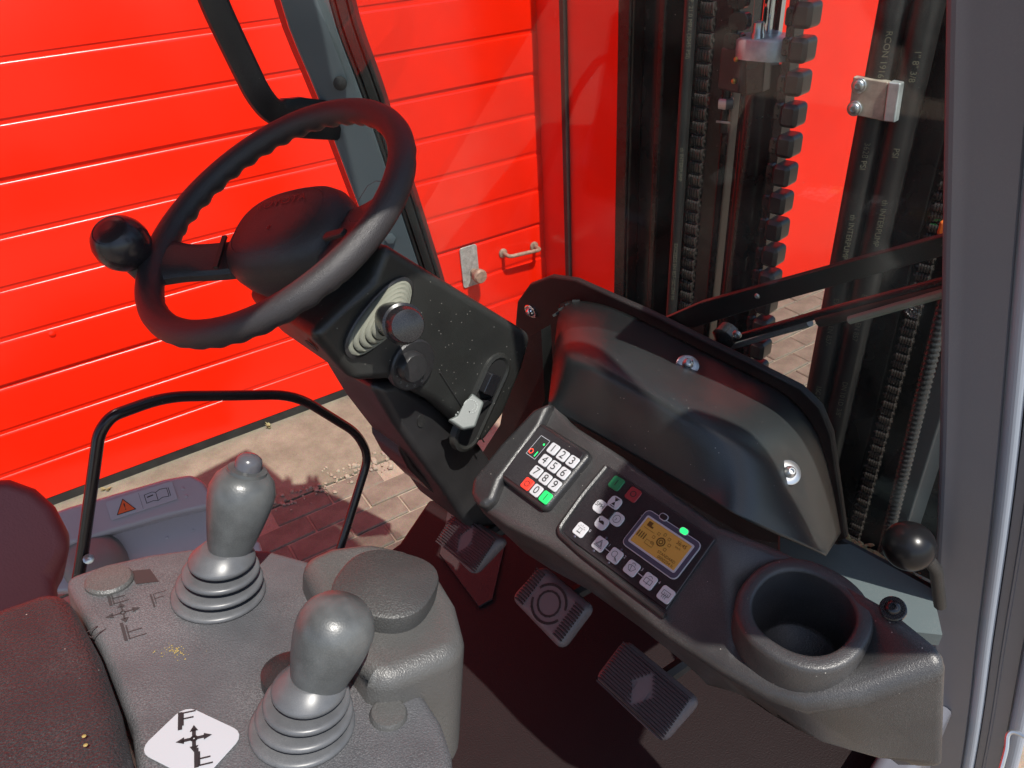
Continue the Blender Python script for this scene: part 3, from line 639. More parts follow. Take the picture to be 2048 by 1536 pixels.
kpos = {k: pd(900 + v[0] / S7, 800 + v[1] / S7, .0112) for k, v in keys.items()}
kuu = unit(kpos['3'] - kpos['1'] + kpos['6'] - kpos['4'])
pitch = np.linalg.norm(kpos['3'] - kpos['1']) / 2
for k in kn_:
    m_ = GREENK if k == 'I' else REDK if k == 'O' else KEYW
    f_ = frame(kpos[k], kuu, PN); mb = MB(); mb.rrect(f_, pitch * .84, pitch * .84, .0022, .0016, bev=.0005)
    if k == 'I': mb.stroke(f_, [(0, -.004), (0, .004)], .0009, 1, c=.0018)
    elif k == 'O': mb.circ(f_, 0, 0, .0032, .0009, 1, c=.0018)
    else: mb.text(f_, k, .0135, 1, 0, 0, .0019)
    o = part(mb, 'key', [m_, KEYT], kp_)
    if k in 'IO': o['label'] = 'green on key' if k == 'I' else 'red off key'
fi = frame(pd(900 + 603 / S7, 800 + 325 / S7, .0112), kuu, PN); mb = MB(); mb.rrect(fi, pitch * 1.02, pitch * 1.75, .002, .0006, bev=.0002); mb.stroke(fi, [(-.0078, -.0138), (.0078, -.0138), (.0078, .0138), (-.0078, .0138)], .0006, 1, c=.0009, closed=True)
iw = part(mb, 'indicator_window', [BLKG, WHITE], kp_)
mb = MB(); mb.circ(fi, -.0042, -.008, .0028, .0011, c=.001); sub(iw, mb, 'red_symbol', LEDR)
mb = MB(); mb.stroke(fi, [(.0042, -.011), (.0042, -.005)], .0012, c=.001); mb.circ(fi, .0042, .0065, .0006, .0012, c=.001, n=6); sub(iw, mb, 'green_symbol', LEDG)

# display panel
dpn = thing('display_panel', 'black membrane panel with amber screen and white symbol buttons', 'display panel', pd(1275, 1075))
mq = [pd(*p, .0) for p in ((1216, 932), (1432, 1080), (1333, 1222), (1120, 1064))]
mb = MB(); mb.prism([p + PN * .0022 for p in mq], [p - PN * .002 for p in mq]); part(mb, 'membrane', MEMB, dpn, bevel=.0015)
lip = [pd(*p, .003) for p in ((1212, 934), (1165, 990), (1114, 1062), (1160, 1104), (1230, 1158), (1330, 1232))]
mb = MB(); mb.tube(fillet(lip, .01), .0032, 8); part(mb, 'panel_lip', BLK, dpn)
def z7(x, y): return (900 + x / S7, 800 + y / S7)
bz = [pd(*z7(*p), .0026) for p in ((1345, 735), (1720, 985), (1545, 1245), (1175, 985))]; bc = np.mean(bz, axis=0)
bu = unit(bz[1] + bz[2] - bz[0] - bz[3]); bf_ = frame(bc, bu, PN); bw = (np.linalg.norm(bz[1] - bz[0]) + np.linalg.norm(bz[2] - bz[3])) / 2; bh = (np.linalg.norm(bz[3] - bz[0]) + np.linalg.norm(bz[2] - bz[1])) / 2
mb = MB(); mb.rrect(bf_, bw, bh, .006, .0012, 1, bev=.0002); mb.rrect(bf_, bw - .0016, bh - .0016, .0055, .0004, 0, bev=.0001, base=.0011); bez = part(mb, 'screen_bezel', [BEZ, WHITE], dpn)
lw, lh = bw * .80, bh * .66
mb = MB(); mb.rrect(bf_, lw + .004, lh + .004, .002, .0004, 1, bev=.0001, base=.0016); mb.rrect(bf_, lw, lh, .0008, .0004, 0, bev=.0001, base=.0019)
scr = part(mb, 'screen', [LCD, WHITE], dpn)
mb = MB(); sfm = (bf_[0] + PN * .0023, *bf_[1:])
mb.circ(sfm, 0, .001, .0042, .0012); mb.circ(sfm, 0, .001, .002, .0009)
for k in range(7):
    a = rad(-30 + 42 * k); x, y = .0095 * math.cos(a), .001 + .0085 * math.sin(a); s_ = .0013; mb.stroke(sfm, [(x - s_, y - s_), (x + s_, y - s_), (x + s_, y + s_), (x - s_, y + s_)], .0004, closed=True)
mb.poly(sfm, [(-lw * .42, lh * .42), (-lw * .33, lh * .42), (-lw * .33, lh * .3), (-lw * .28, lh * .3), (-lw * .28, lh * .24), (-lw * .42, lh * .24)])
for k in range(4): mb.stroke(sfm, [(-lw * .46 + .0028 * k, -lh * .22), (-lw * .46 + .0028 * k, -lh * .02)], .0012)
mb.stroke(sfm, [(-lw * .44, lh * .15), (-lw * .2, lh * .15)], .0004); mb.stroke(sfm, [(-lw * .25, -lh * .3), (-lw * .08, -lh * .3), (-lw * .08, -lh * .15), (-lw * .25, -lh * .15)], .0004, closed=True)
mb.text(sfm, '36:45', .0055, 0, lw * .34, lh * .33); mb.text(sfm, 'STANDARD', .0042, 0, lw * .25, -lh * .28); mb.text(sfm, 'km/h', .0032, 0, lw * .32, lh * .18)
mb.text(sfm, '0000254 h', .0045, 0, lw * .28, -lh * .42)
sub(scr, mb, 'screen_symbols', LCDK)
for x, y, m_ in ((1460, 800, MEMB), (1598, 897, LEDG)):
    f_ = frame(pd(*z7(x, y), .0042), bu, PN); mb = MB(); mb.rrect(f_, .0105, .0075, .0035, .0006, 1, bev=.0001); mb.rrect(f_, .0088, .0058, .0028, .0006, 0, bev=.0002, base=.0005); part(mb, 'indicator_lamp', [m_, WHITE], dpn)
for x, y, m_, ch in ((1137, 570, GREEND, 'I'), (1252, 647, REDD, 'O')):
    f_ = frame(pd(*z7(x, y), .0025), bu, PN); mb = MB(); mb.rrect(f_, .0150, .0150, .0028, .0012, bev=.0004); mb.text(f_, ch, .010, 1, 0, 0, .0014); o = part(mb, 'button', [m_, KEYT], dpn)
    o['label'] = 'green I button' if ch == 'I' else 'red O button'
# cross-shaped pad
cxp = pd(*z7(1082, 772), .0025); f_ = frame(cxp, bu, PN); px_ = pd(*z7(1137, 820), .0025); s_ = .0128
dR = pd(*z7(1140, 815), .0025) - cxp; dU = pd(*z7(1125, 705), .0025) - cxp
for dv, kind in ((dU, 'hour'), (-dR, 'sph'), (dR, 'clock'), (-dU, 'tort')):
    fk = frame(cxp + dv * 1.02, bu, PN); mb = MB(); mb.rrect(fk, .0150, .0145, .0050, .0012, bev=.0004); t = .0015
    if kind == 'sph': mb.text(fk, 'SPH', .0068, 1, -.0005, .001, t)
    elif kind == 'clock': mb.circ(fk, 0, 0, .0042, .0005, 1, c=t); mb.stroke(fk, [(-.0015, .0005), (0, 0), (-.001, -.0022)], .0005, 1, c=t)
    elif kind == 'hour': mb.poly(fk, [(-.0025, .0045), (.0025, .0045), (0, .001)], 1, t); mb.poly(fk, [(-.0025, -.003), (.0025, -.003), (0, .001)], 1, t); mb.stroke(fk, [(-.003, -.0045), (.003, -.0045)], .0008, 1, c=t); mb.stroke(fk, [(-.003, .0052), (.003, .0052)], .0008, 1, c=t)
    else: mb.poly(fk, [(-.004, -.001)] + [(.0034 * math.cos(rad(a)), -.001 + .0034 * math.sin(rad(a))) for a in range(0, 181, 20)], 1, t); mb.stroke(fk, [(-.0034, .0005), (-.0052, .003)], .0012, 1, c=t)
    part(mb, 'button', [KEYW, KEYT], dpn)
mb = MB(); mb.rrect(f_, .0125, .0125, .002, .0024, bev=.0004); part(mb, 'pad_centre', MEMB, dpn)
# row of symbol buttons
icons = [(893, 888, '0', 'beacon'), (1024, 985, '1', 'hazard'), (1127, 1065, '2', 'lamp'), (1242, 1150, '3', 'wiper'), (1357, 1238, '4', 'rear'), (1475, 1330, '', 'heat')]
T = .0015
for x, y, dg_, kind in icons:
    f_ = frame(pd(*z7(x, y), .0025), bu, PN); mb = MB(); mb.rrect(f_, .0148, .0148, .0028, .0012, bev=.0004); w_ = .00045
    if kind == 'beacon':
        mb.stroke(f_, [(-.0018, -.003), (-.0018, .0018), (.0018, .0018), (.0018, -.003)], w_, 1, T, True); mb.stroke(f_, [(-.0028, -.0035), (.0028, -.0035)], w_ * 1.5, 1, T)
        for a in (20, 55, 90, 125, 160): mb.stroke(f_, [(.0035 * math.cos(rad(a)), .001 + .003 * math.sin(rad(a))), (.0052 * math.cos(rad(a)), .001 + .0045 * math.sin(rad(a)))], w_, 1, T)
    elif kind == 'hazard':
        for k in (1, .6): mb.stroke(f_, [(-.0048 * k, -.0034 * k), (.0048 * k, -.0034 * k), (0, .0048 * k)], w_, 1, T, True)
    elif kind == 'lamp':
        mb.circ(f_, -.001, .0012, .0032, w_, 1, T, a0=40, a1=320)
        for k in range(3): mb.stroke(f_, [(.0012 + .0008 * k, -.001 - .0005 * k), (.003 + .0015 * k, -.0045)], w_, 1, T)
        mb.stroke(f_, [(.0016, .0032), (.0016, -.001)], w_, 1, T)
    elif kind == 'wiper':
        mb.stroke(f_, [(-.0045, .0012), (-.002, .0026), (.002, .0026), (.0045, .0012), (.002, -.003), (-.002, -.003)], w_, 1, T, True); mb.stroke(f_, [(0, -.004), (-.001, .002)], w_, 1, T); mb.circ(f_, 0, .003, .0026, w_, 1, T, a0=30, a1=150)
    elif kind == 'rear':
        mb.stroke(f_, [(-.0042, -.003), (.0042, -.003), (.0042, .0018), (-.0042, .0018)], w_, 1, T, True); mb.stroke(f_, [(0, -.0042), (.0006, .001)], w_, 1, T); mb.circ(f_, 0, .0022, .0028, w_, 1, T, a0=30, a1=150)
    else:
        mb.stroke(f_, [(-.0042, -.0015), (.0042, -.0015), (.0042, .003), (-.0042, .003)], w_, 1, T, True)
        for k in (-1, 0, 1): mb.stroke(f_, [(.002 * k, .001), (.002 * k + .0007, -.001), (.002 * k - .0004, -.003), (.002 * k, -.0048)], w_, 1, T)
    part(mb, 'symbol_button', [KEYW, KEYT], dpn)
    if dg_:
        mb = MB(); mb.text(f_, dg_, .0046, 0, .0096, .005, .0004); part(mb, 'digit', WHITE, dpn)
    if kind in ('beacon', 'hazard', 'lamp'):
        for sgn in ((-1,) if kind == 'beacon' else (-1, 1)):
            mb = MB(); mb.lathe((fp(f_, 0.001 * sgn, sgn * .0092, -.0002), *f_[1:]), [(.0014, 0), (.0014, .0006), (.0008, .001)], 10); part(mb, 'indicator_dot', BEZ, dpn)
for a, b in ((1, 2), (3, 4)):
    p, q = pd(*z7(*icons[a][:2]), .0028), pd(*z7(*icons[b][:2]), .0028); d = unit(q - p); mb = MB(); mb.tube([p + d * .0078, q - d * .0078], .00045, 6); part(mb, 'link_line', WHITE, dpn)

# ------------------------------------------------------------------ rounded cover in front of the windscreen
cv = thing('wiper_motor_cover', 'large rounded black plastic cover bolted below the windscreen', 'cover', gl(1400, 900, .1))
pl = [(1030, 650), (1034, 604), (1058, 570), (1100, 554), (1150, 561), (1210, 588), (1300, 628), (1400, 678), (1500, 727), (1600, 778), (1640, 818), (1662, 870), (1692, 1078), (1640, 1100), (1500, 1080), (1300, 960), (1060, 800)]
q = [gl(x, y, .012) for x, y in pl]; mb = MB(); mb.prism(q, [p + GN * .010 for p in q]); part(mb, 'gasket_plate', SEAL, cv, bevel=.003)
tops = [(1118, 608), (1146, 601), (1212, 611), (1300, 649), (1400, 699), (1500, 749), (1582, 798), (1634, 865), (1662, 960), (1682, 1066)]
bots = [(1096, 812), (1108, 822), (1150, 845), (1228, 888), (1318, 940), (1408, 992), (1474, 1030), (1550, 1066), (1610, 1090), (1655, 1108)]
NI, NJ = len(tops), 9; grid = []
for i in range(NI):
    (x0, y0), (x1, y1) = tops[i], bots[i]; d0 = dist(gl(x0, y0, .018)); d1_ = dist(pd(x1, y1, -.004)) if i < 7 else dist(pd(x1, y1, -.004)) + .04 * (i - 6)
    bul = [.0, .022, .034, .037, .034, .034, .038, .040, .034, .025][i]
    row = []
    for j in range(NJ):
        t = j / (NJ - 1); k = math.sin(math.pi * t ** .92) ** .85 * bul
        p_old = at(x0 + (x1 - x0) * t, y0 + (y1 - y0) * t, d0 + (d1_ - d0) * t - k)
        if i < 7 and 0 < j < NJ - 1:                     # flat top that rolls over into a steep front
            za, zb = at(x0, y0, d0)[2], at(x1, y1, d1_)[2]
            hz_ = [0, .026, .047, .060, .062, .050, .034, .017, 0][j] * [0, .8, 1, 1, 1, .95, .8][i]
            p_new = onz(x0 + (x1 - x0) * t, y0 + (y1 - y0) * t, za + (zb - za) * t + hz_); f_b = [0, 1, 1, 1, 1, .9, .6][i]
            p_old = p_new * f_b + p_old * (1 - f_b)
        row.append(p_old)
    grid.append(row)
fine = [catmull(r, 4) for r in grid]; fine = list(zip(*[catmull(list(cc_), 5) for cc_ in zip(*fine)]))
H_, W_ = len(fine), len(fine[0])
mb = MB(); flat_ = [p for r in fine for p in r]
fs = [(i * W_ + j, i * W_ + j + 1, (i + 1) * W_ + j + 1, (i + 1) * W_ + j) for i in range(H_ - 1) for j in range(W_ - 1)]
def near_px(x, y):
    best = min(flat_, key=lambda p: np.linalg.norm(np.cross(p - C, ray(x, y)))); return best
tmp = flat_[:]
cA = near_px(1240, 690); vA = unit(C - cA)
for k, p in enumerate(tmp):
    g1 = .010 * math.exp(-(np.linalg.norm(p - cA) / .05) ** 2)
    flat_[k] = p + unit(C - p) * g1
boltp = [near_px(1375, 730), near_px(1577, 945)]
new = []
for p in flat_:
    s_ = 0.
    for bc_ in boltp: s_ -= .007 / (1 + math.exp((np.linalg.norm(p - bc_) - .021) / .0022))
    new.append(p + unit(C - p) * s_)
flat_ = new
mb.add(flat_, fs); shellc = part(mb, 'cover_shell', COV, cv, ang=80)
so = shellc.modifiers.new('solid', 'SOLIDIFY'); so.thickness = .003; so.offset = -1
def cnorm(x, y):
    a, b, c = near_px(x, y), near_px(x + 25, y), near_px(x, y + 25); n = unit(np.cross(b - a, c - a)); return n if n.dot(C - a) > 0 else -n
for x, y in ((1375, 730), (1577, 945)):
    p = near_px(x, y); nn = unit(cnorm(x, y) * .7 + unit(C - p) * .8); p = at(x, y, dist(p) - (.0075 if x < 1500 else .0125)); bolt(cv, p, nn, .0068, 'bolt', STEEL, washer=.0135, h=.008)
p = gl(1062, 622, .013); bolt(cv, p, -GN, .008, 'bolt', CHROME, washer=.013, h=.008)
# vent slots at the left end of the cover
for k, (x, y) in enumerate(((1112, 628), (1124, 617), (1138, 609), (1152, 602))):
    p = at(x, y, dist(near_px(x, y)) - .0022); mb = MB(); mb.box(frame(p, unit(ray(x + 14, y - 9 + 3 * k) - ray(x, y)), unit(C - p)), .011, .0038, .002); part(mb, 'vent_slot', SEAL, cv)

# ------------------------------------------------------------------ pedals
def pedal(name, label, cpx, px4, d, kind):
    nrm = unit([.05, -.62, .78]); pc = at(*cpx, d); P4 = [onp(x, y, pc, nrm) for x, y in px4]
    t = thing(name, label, 'pedal', pc - Zv * .1, 'floor pedals')
    c4 = np.mean(P4, axis=0); uu = unit(P4[1] + P4[2] - P4[0] - P4[3]); f_ = frame(c4, uu, nrm); w_ = (np.linalg.norm(P4[1] - P4[0]) + np.linalg.norm(P4[2] - P4[3])) / 2; h_ = (np.linalg.norm(P4[3] - P4[0]) + np.linalg.norm(P4[2] - P4[1])) / 2
    mb = MB(); mb.prism([p + nrm * .006 for p in P4], [p - nrm * .018 for p in P4]); part(mb, 'pad', PED, t, bevel=.012, seg=4)
    mb = MB()
    if kind == 'brake':
        for sgn in (-1, 1):
            mb = MB()
            for k in range(12): mb.box(frame(fp(f_, sgn * w_ * .37, (k - 5.5) * h_ * .066, .0072), f_[1], nrm), w_ * .15, h_ * .028, .003)
            part(mb, 'tread', SEAL, t)
        mb = MB(); mb.circ(f_, 0, 0, .017, .003, c=.0066); mb.circ(f_, 0, 0, .026, .0035, c=.0066, a0=20, a1=160); mb.circ(f_, 0, 0, .026, .0035, c=.0066, a0=200, a1=340); part(mb, 'brake_symbol', SEAL, t)
    else:
        nr = 15
        for k in range(nr):
            b = (k - (nr - 1) / 2) * h_ * .92 / nr
            for sg in (-1, 1):
                hole_ = max(0., w_ * .14 * (1 - abs(b) / (h_ * .36))) if abs(b) < h_ * .36 else 0
                ln_ = w_ * .45 - hole_; mb.box(frame(fp(f_, sg * (hole_ + ln_ / 2), b, .0075), f_[1], nrm), ln_, h_ * .028, .0035)
        part(mb, 'tread', mat('pedal_rib', (.022, .018, .02), .5), t)
        mb = MB(); s = 1 if kind == 'fwd' else -1
        mb.poly(f_, [(-.009, -.024 * s), (.009, -.024 * s), (.009, .004 * s), (-.009, .004 * s)], c=.0072); mb.poly(f_, [(-.02, .004 * s), (.02, .004 * s), (0, .026 * s)], c=.0072); part(mb, 'arrow', PED, t)
    mb = MB(); mb.tube([c4 - nrm * .012, c4 - nrm * .02 + np.array([.01, .06, .0]), c4 + np.array([.015, .22, .08])], .011, 8); part(mb, 'pedal_arm', SEAL, t)
    return t
pedal('pedal', 'ribbed left pedal below the numeric keypad, nearest the column', (945, 1085), ((915, 1022), (1015, 1080), (945, 1152), (872, 1078)), 1.12, 'rev')
pedal('pedal', 'brake pedal with a ring mark on its pad, middle of three', (1103, 1213), ((1082, 1128), (1188, 1214), (1122, 1302), (1020, 1196)), 1.08, 'brake')
pedal('pedal', 'wide ribbed pedal with an arrow, nearest the cup holder', (1293, 1380), ((1248, 1276), (1402, 1402), (1325, 1490), (1186, 1358)), 1.0, 'fwd')

# ------------------------------------------------------------------ armrest console with two levers
AN = unit([0, .22, .975]); AP = np.array([.31, -.245, 1.335])
def ar(x, y, off=0.): return onp(x, y, AP + AN * off, AN)
con = thing('armrest_console', 'worn grey armrest control console with engraved arrows and a white sticker', 'console', AP - Zv * .2)
cpx_ = [(128, 1152), (210, 1124), (300, 1104), (418, 1088), (540, 1096), (620, 1118), (700, 1180), (760, 1290), (800, 1330), (850, 1388), (884, 1440), (905, 1500), (915, 1640), (910, 1900), (250, 1900), (280, 1600), (262, 1450), (200, 1290), (140, 1180)]
tp_ = [ar(*p) for p in cpx_]; mb = MB(); mb.prism(tp_, [p - AN * .06 for p in tp_]); part(mb, 'top_panel', ARM, con, bevel=.008)
# pod with a round pad
pq = [(598, 1112), (660, 1086), (740, 1076), (815, 1092), (872, 1130), (912, 1195), (930, 1262), (925, 1300), (860, 1325), (770, 1362), (735, 1345), (700, 1300), (640, 1200)]
pt_ = [ar(x, y, .028) for x, y in pq]; cpt = np.mean(pt_, axis=0); pbm = [cpt + (p - cpt) * 1.06 - AN * .125 for p in pt_]
mb = MB(); mb.prism(pt_, pbm); part(mb, 'pod', POD, con, bevel=.016, seg=5)
pf = frame(ar(772, 1166, .042), unit(ar(870, 1200, .03) - ar(680, 1150, .03)), AN); pr_ = np.linalg.norm(ar(878, 1190, .036) - ar(668, 1160, .036)) / 2
mb = MB(); mb.lathe(pf, [(pr_ * .90, -.016), (pr_ * .93, -.002), (pr_ * .915, .001), (pr_ * .85, .003), (0, .004)], 44, sq=2.7); part(mb, 'round_pad', mat('pad_plastic', (.04, .04, .04), .45, bump=.5, bscale=800, dust=.5, dustcol=(.16, .16, .15)), con)
# raised plugs, square inlay
for (x, y, rx) in ((219, 1163, 38), (777, 1432, 34)):
    p = ar(x, y, .0); r = rx / F * dist(p); mb = MB(); mb.lathe(frame(p, Xv, AN), [(r, -.002), (r, .002), (r * .9, .0042), (0, .005)], 30); part(mb, 'plug', POD, con)
q = [ar(x, y, .0006) for x, y in ((258, 1142), (300, 1138), (318, 1163), (272, 1168))]; mb = MB(); mb.add(q, [(0, 1, 2, 3)]); part(mb, 'square_inlay', mat('inlay', (.035, .03, .03), .5), con)
# arrow pictogram drawing: cross of arrows plus fork outlines
def arrows(mb, f_, s, m=0, wd=.0012, c=.0006):
    for a in (0, 90, 180, 270):
        ca, sa = math.cos(rad(a)), math.sin(rad(a)); R_ = lambda x, y: (s * (x * ca - y * sa), s * (x * sa + y * ca))
        mb.stroke(f_, [R_(.2, 0), R_(.8, 0)], wd * 1.3, m, c); mb.poly(f_, [R_(.68, .3), R_(1.25, 0), R_(.68, -.3)], m, c)
    mb.circ(f_, 0, 0, s * .17, wd, m, c)
def fork(mb, f_, x, y, s, m=0, wd=.0012, c=.0006, ang=0, flip=1):
    ca, sa = math.cos(rad(ang)), math.sin(rad(ang)); R_ = lambda u, v: (x + s * (u * ca - v * sa), y + s * (u * sa + v * ca))
    mb.stroke(f_, [R_(-.5, -1 * flip), R_(-.5, 1 * flip)], wd * 2.2, m, c); mb.stroke(f_, [R_(-.25, -.6 * flip), R_(-.25, .95 * flip), R_(.9, .95 * flip)], wd, m, c); mb.stroke(f_, [R_(-.25, .2 * flip), R_(.7, .2 * flip)], wd, m, c)
ef = frame(ar(246, 1226, .0), unit(ar(290, 1215) - ar(205, 1240)), AN); mb = MB()
arrows(mb, ef, .010, wd=.0009); fork(mb, ef, -.002, .022, .009, wd=.001, flip=-1); fork(mb, ef, .002, -.022, .010, wd=.001, flip=-1); fork(mb, ef, -.026, -.008, .010, wd=.001, ang=25, flip=-1); fork(mb, ef, .026, .004, .008, wd=.0006)
part(mb, 'engraving', mat('engraving_dark', (.036, .035, .036), .6), con)
sq_ = [ar(x, y, .0009) for x, y in ((355, 1406), (476, 1459), (418, 1578), (290, 1508))]; sc0 = np.mean(sq_, axis=0)
su = unit(sq_[1] + sq_[2] - sq_[0] - sq_[3]); sv = unit(sq_[0] + sq_[1] - sq_[2] - sq_[3]); swd = np.linalg.norm(sq_[1] - sq_[0]); sht = np.linalg.norm(sq_[3] - sq_[0])
stf = frame(sc0, su, AN); mb = MB(); mb.rrect(stf, swd, sht, .009, .0006, bev=.0002); stk_ = part(mb, 'white_sticker', WHITE, con)
pf2 = frame(ar(388, 1478, .0016), unit(ar(414, 1470) - ar(360, 1482)), AN); mb = MB(); arrows(mb, pf2, .0088, wd=.0018)
for (x_, y_), fl_ in (((371, 1441), 1), ((404, 1514), -1)):
    q_ = ar(x_, y_, .0016) - pf2[0]; fork(mb, pf2, q_.dot(pf2[1]), q_.dot(pf2[2]), .0066, wd=.0012, flip=fl_)
sub(stk_, mb, 'pictogram', INK)
mb = MB(); rq = random.Random(9)
for k in range(70):
    x, y = rq.gauss(350, 18), rq.gauss(1303, 7); p = ar(x, y, .0003); r = rq.uniform(.0002, .0007); mb.lathe(frame(p, Xv, AN), [(r, 0), (r * .6, .0003)], 6)
for (x, y) in [(168, 1472), (171, 1490)]:
    p = ar(x, y, .0205); mb.lathe(frame(p, Xv, AN), [(.0014, 0), (.0008, .0004)], 6)
o = part(mb, 'yellow_paint_spots', mat('yellow_paint', (.3, .22, .07), .7), con); o['kind'] = 'stuff'
# armrest pad
ap = [(-260, 1330), (-80, 1240), (0, 1203), (76, 1177), (126, 1165), (150, 1200), (200, 1292), (240, 1400), (268, 1520), (275, 1640), (250, 1950), (-500, 1950), (-500, 1500)]
tq = [ar(x, y, .016) for x, y in ap]; mb = MB(); mb.prism(tq, [p - AN * .07 for p in tq])
tag(mb.build('armrest_pad', PADM, bevel=.018, seg=5, base=tq[5] - Zv * .06), 'scuffed dark brown vinyl armrest pad behind the control levers', 'armrest')

def joystick(label, bpx, tpx, r0, kind):
    B = ar(*bpx); Tn = onx(*tpx, B[0] + .002); ax_ = unit(Tn - B); LEN = np.linalg.norm(Tn - B)
    bx = unit(AN * .65 + ax_ * .35); t = thing('joystick', label, 'joystick', B, 'armrest control levers')
    mb = MB(); f_ = frame(B, Xv, AN); pr = []; nr = 4
    for k in range(nr):
        ra_ = r0 * (1 - (0, .085, .185, .30)[k]); z0 = .0108 * k * (r0 / .038)
        c_ = (bx - AN) * z0 * 1.6 + ax_ * 0
        ox, oy = c_.dot(f_[1]), c_.dot(f_[2]); h = .0106 * (r0 / .038)
        pr += [(ra_ * .52, z0 - .0004, ox, oy), (ra_ * .955, z0 - .0006, ox, oy), (ra_, z0 + h * .12, ox, oy), (ra_, z0 + h * .26, ox, oy), (ra_ * .965, z0 + h * .40, ox, oy), (ra_ * .90, z0 + h * .46, ox, oy), (ra_ * .50, z0 + h * .40, ox, oy)]
    zt = .0112 * nr * (r0 / .038); c_ = (bx - AN) * zt * 1.6; pr[-2] = (r0 * .47, zt + .0005, c_.dot(f_[1]), c_.dot(f_[2])); pr[-1] = (r0 * .42, zt + .0012, c_.dot(f_[1]), c_.dot(f_[2])); pr.append((r0 * .2, zt + .001, c_.dot(f_[1]), c_.dot(f_[2])))
    mb.lathe(f_, pr, 40); part(mb, 'rubber_boot', BOOT, t, ang=55)
    kf = frame(B, Xv, ax_); z0 = LEN * (.33 if kind == 'button' else .24)
    if kind == 'button':
        K = LEN * .90
        pr = [(r0 * .44, z0), (r0 * .5, z0 + (K - z0) * .1), (r0 * .60, z0 + (K - z0) * .35), (r0 * .69, z0 + (K - z0) * .62), (r0 * .70, z0 + (K - z0) * .76), (r0 * .62, z0 + (K - z0) * .89), (r0 * .47, z0 + (K - z0) * .98), (r0 * .42, z0 + (K - z0) * .985), (r0 * .41, z0 + (K - z0) * 1.02), (r0 * .3, z0 + (K - z0) * 1.03)]
        mb = MB(); mb.lathe(kf, pr, 36, sx=1.0); part(mb, 'grip', KNOB, t, ang=45)
        mb = MB(); mb.lathe(kf, [(r0 * .285, z0 + (K - z0) * 1.0), (r0 * .28, LEN * .955), (r0 * .25, LEN * .985), (r0 * .16, LEN * 1.005), (0, LEN * 1.012)], 24); part(mb, 'button', mat('button_grey', (.07, .07, .08), .22), t)
    else:
        mb = MB(); pr = []; sd = unit(Xv * .8 + Yv * .3)
        for k in range(15):
            s = k / 14; r = r0 * (.44 + .31 * math.sin(min(1, s / .72) * math.pi / 2) ** 1.2); z = z0 + (LEN * 1.0 - z0) * s
            if s > .66: r *= math.sqrt(max(0.0, 1 - ((s - .66) / .34) ** 2.2)) + .001
            pr.append((r, z))
        mb.lathe(kf, pr, 36); part(mb, 'grip', KNOB, t, ang=80)
    return t
joystick('tall grey joystick with a round button on top, beside the hoop rail', (438, 1187), (501, 912), .0368, 'button')
joystick('plain grey egg-shaped joystick beside the white arrow sticker', (605, 1452), (691, 1194), .0350, 'egg')
p = ar(580, 1362, .0); mb = MB(); mb.lathe(frame(p + AN * .001, Xv, AN), [(.020, 0), (.020, .008), (.016, .011)], 24); part(mb, 'shadow_disc', BLK, con)  # flat dark disc painted in as the shadow behind the egg-shaped lever

# ------------------------------------------------------------------ left side of the cab
hp = [(150, 1190, -.36), (163, 1120, -.36), (198, 866, -.37), (222, 832, -.37), (330, 793, -.38), (590, 789, -.39), (714, 866, -.39), (738, 912, -.39), (684, 1086, -.38), (660, 1160, -.38)]
mb = MB(); mb.tube(fillet([onx(x, y, v) for x, y, v in hp], .05, 6), .0090, 14)
tag(mb.build('hoop_rail', TUBE, base=onx(150, 1190, -.36), ang=80), 'bent thin black tube hoop rail on the far side of the seat', 'rail')
fen = thing('side_panel', 'grey-blue sheet metal side panel with a warning sticker behind the hoop rail', 'panel', onx(300, 1100, -.45) - Zv * .1)
FN = unit([.62, -.1, .78]); FP = onx(280, 1000, -.46)
def fe(x, y, o=0.): return onp(x, y, FP + FN * o, FN)
q = [fe(x, y) for x, y in ((60, 1040), (140, 1012), (330, 957), (382, 948), (408, 962), (421, 985), (428, 1012), (340, 1032), (240, 1060), (120, 1095), (40, 1110))]
mb = MB(); mb.prism(q, [p - FN * .05 for p in q]); part(mb, 'upper_panel', FEND, fen, bevel=.008, seg=4)
q = [fe(x, y, -.022) for x, y in ((40, 1070), (240, 1050), (300, 1030), (430, 1000), (520, 1085), (540, 1150), (40, 1190))]; mb = MB(); mb.prism(q, [p - FN * .03 for p in q]); part(mb, 'lower_panel', FEND, fen, bevel=.006)
lq = [fe(x, y, .0012) for x, y in ((210, 1004), (343, 962), (356, 998), (224, 1041))]; lu = unit(lq[1] + lq[2] - lq[0] - lq[3]); lf = frame(np.mean(lq, axis=0), lu, FN); lw_ = np.linalg.norm(lq[1] - lq[0]); lh_ = np.linalg.norm(lq[3] - lq[0])
mb = MB(); mb.rrect(lf, lw_, lh_, .003, .0008, bev=.0002); ls = part(mb, 'warning_sticker', WHITE, fen)
s_ = lh_ * .38; mb = MB(); mb.poly(lf, [(-lw_ * .26 - s_ * 1.1, -s_ * .85), (-lw_ * .26 + s_ * 1.1, -s_ * .85), (-lw_ * .26, s_ * .95)], 0, .0012); mb.stroke(lf, [(-lw_ * .26 - s_ * 1.1, -s_ * .85), (-lw_ * .26 + s_ * 1.1, -s_ * .85), (-lw_ * .26, s_ * .95)], .0012, 1, .0013, True); mb.text(lf, '!', s_ * 1.3, 1, -lw_ * .26, -s_ * .15, .0014)
sub(ls, mb, 'warning_triangle', [ORNG, INK])
mb = MB(); x0 = lw_ * .22; b_w, b_h = lw_ * .17, lh_ * .22
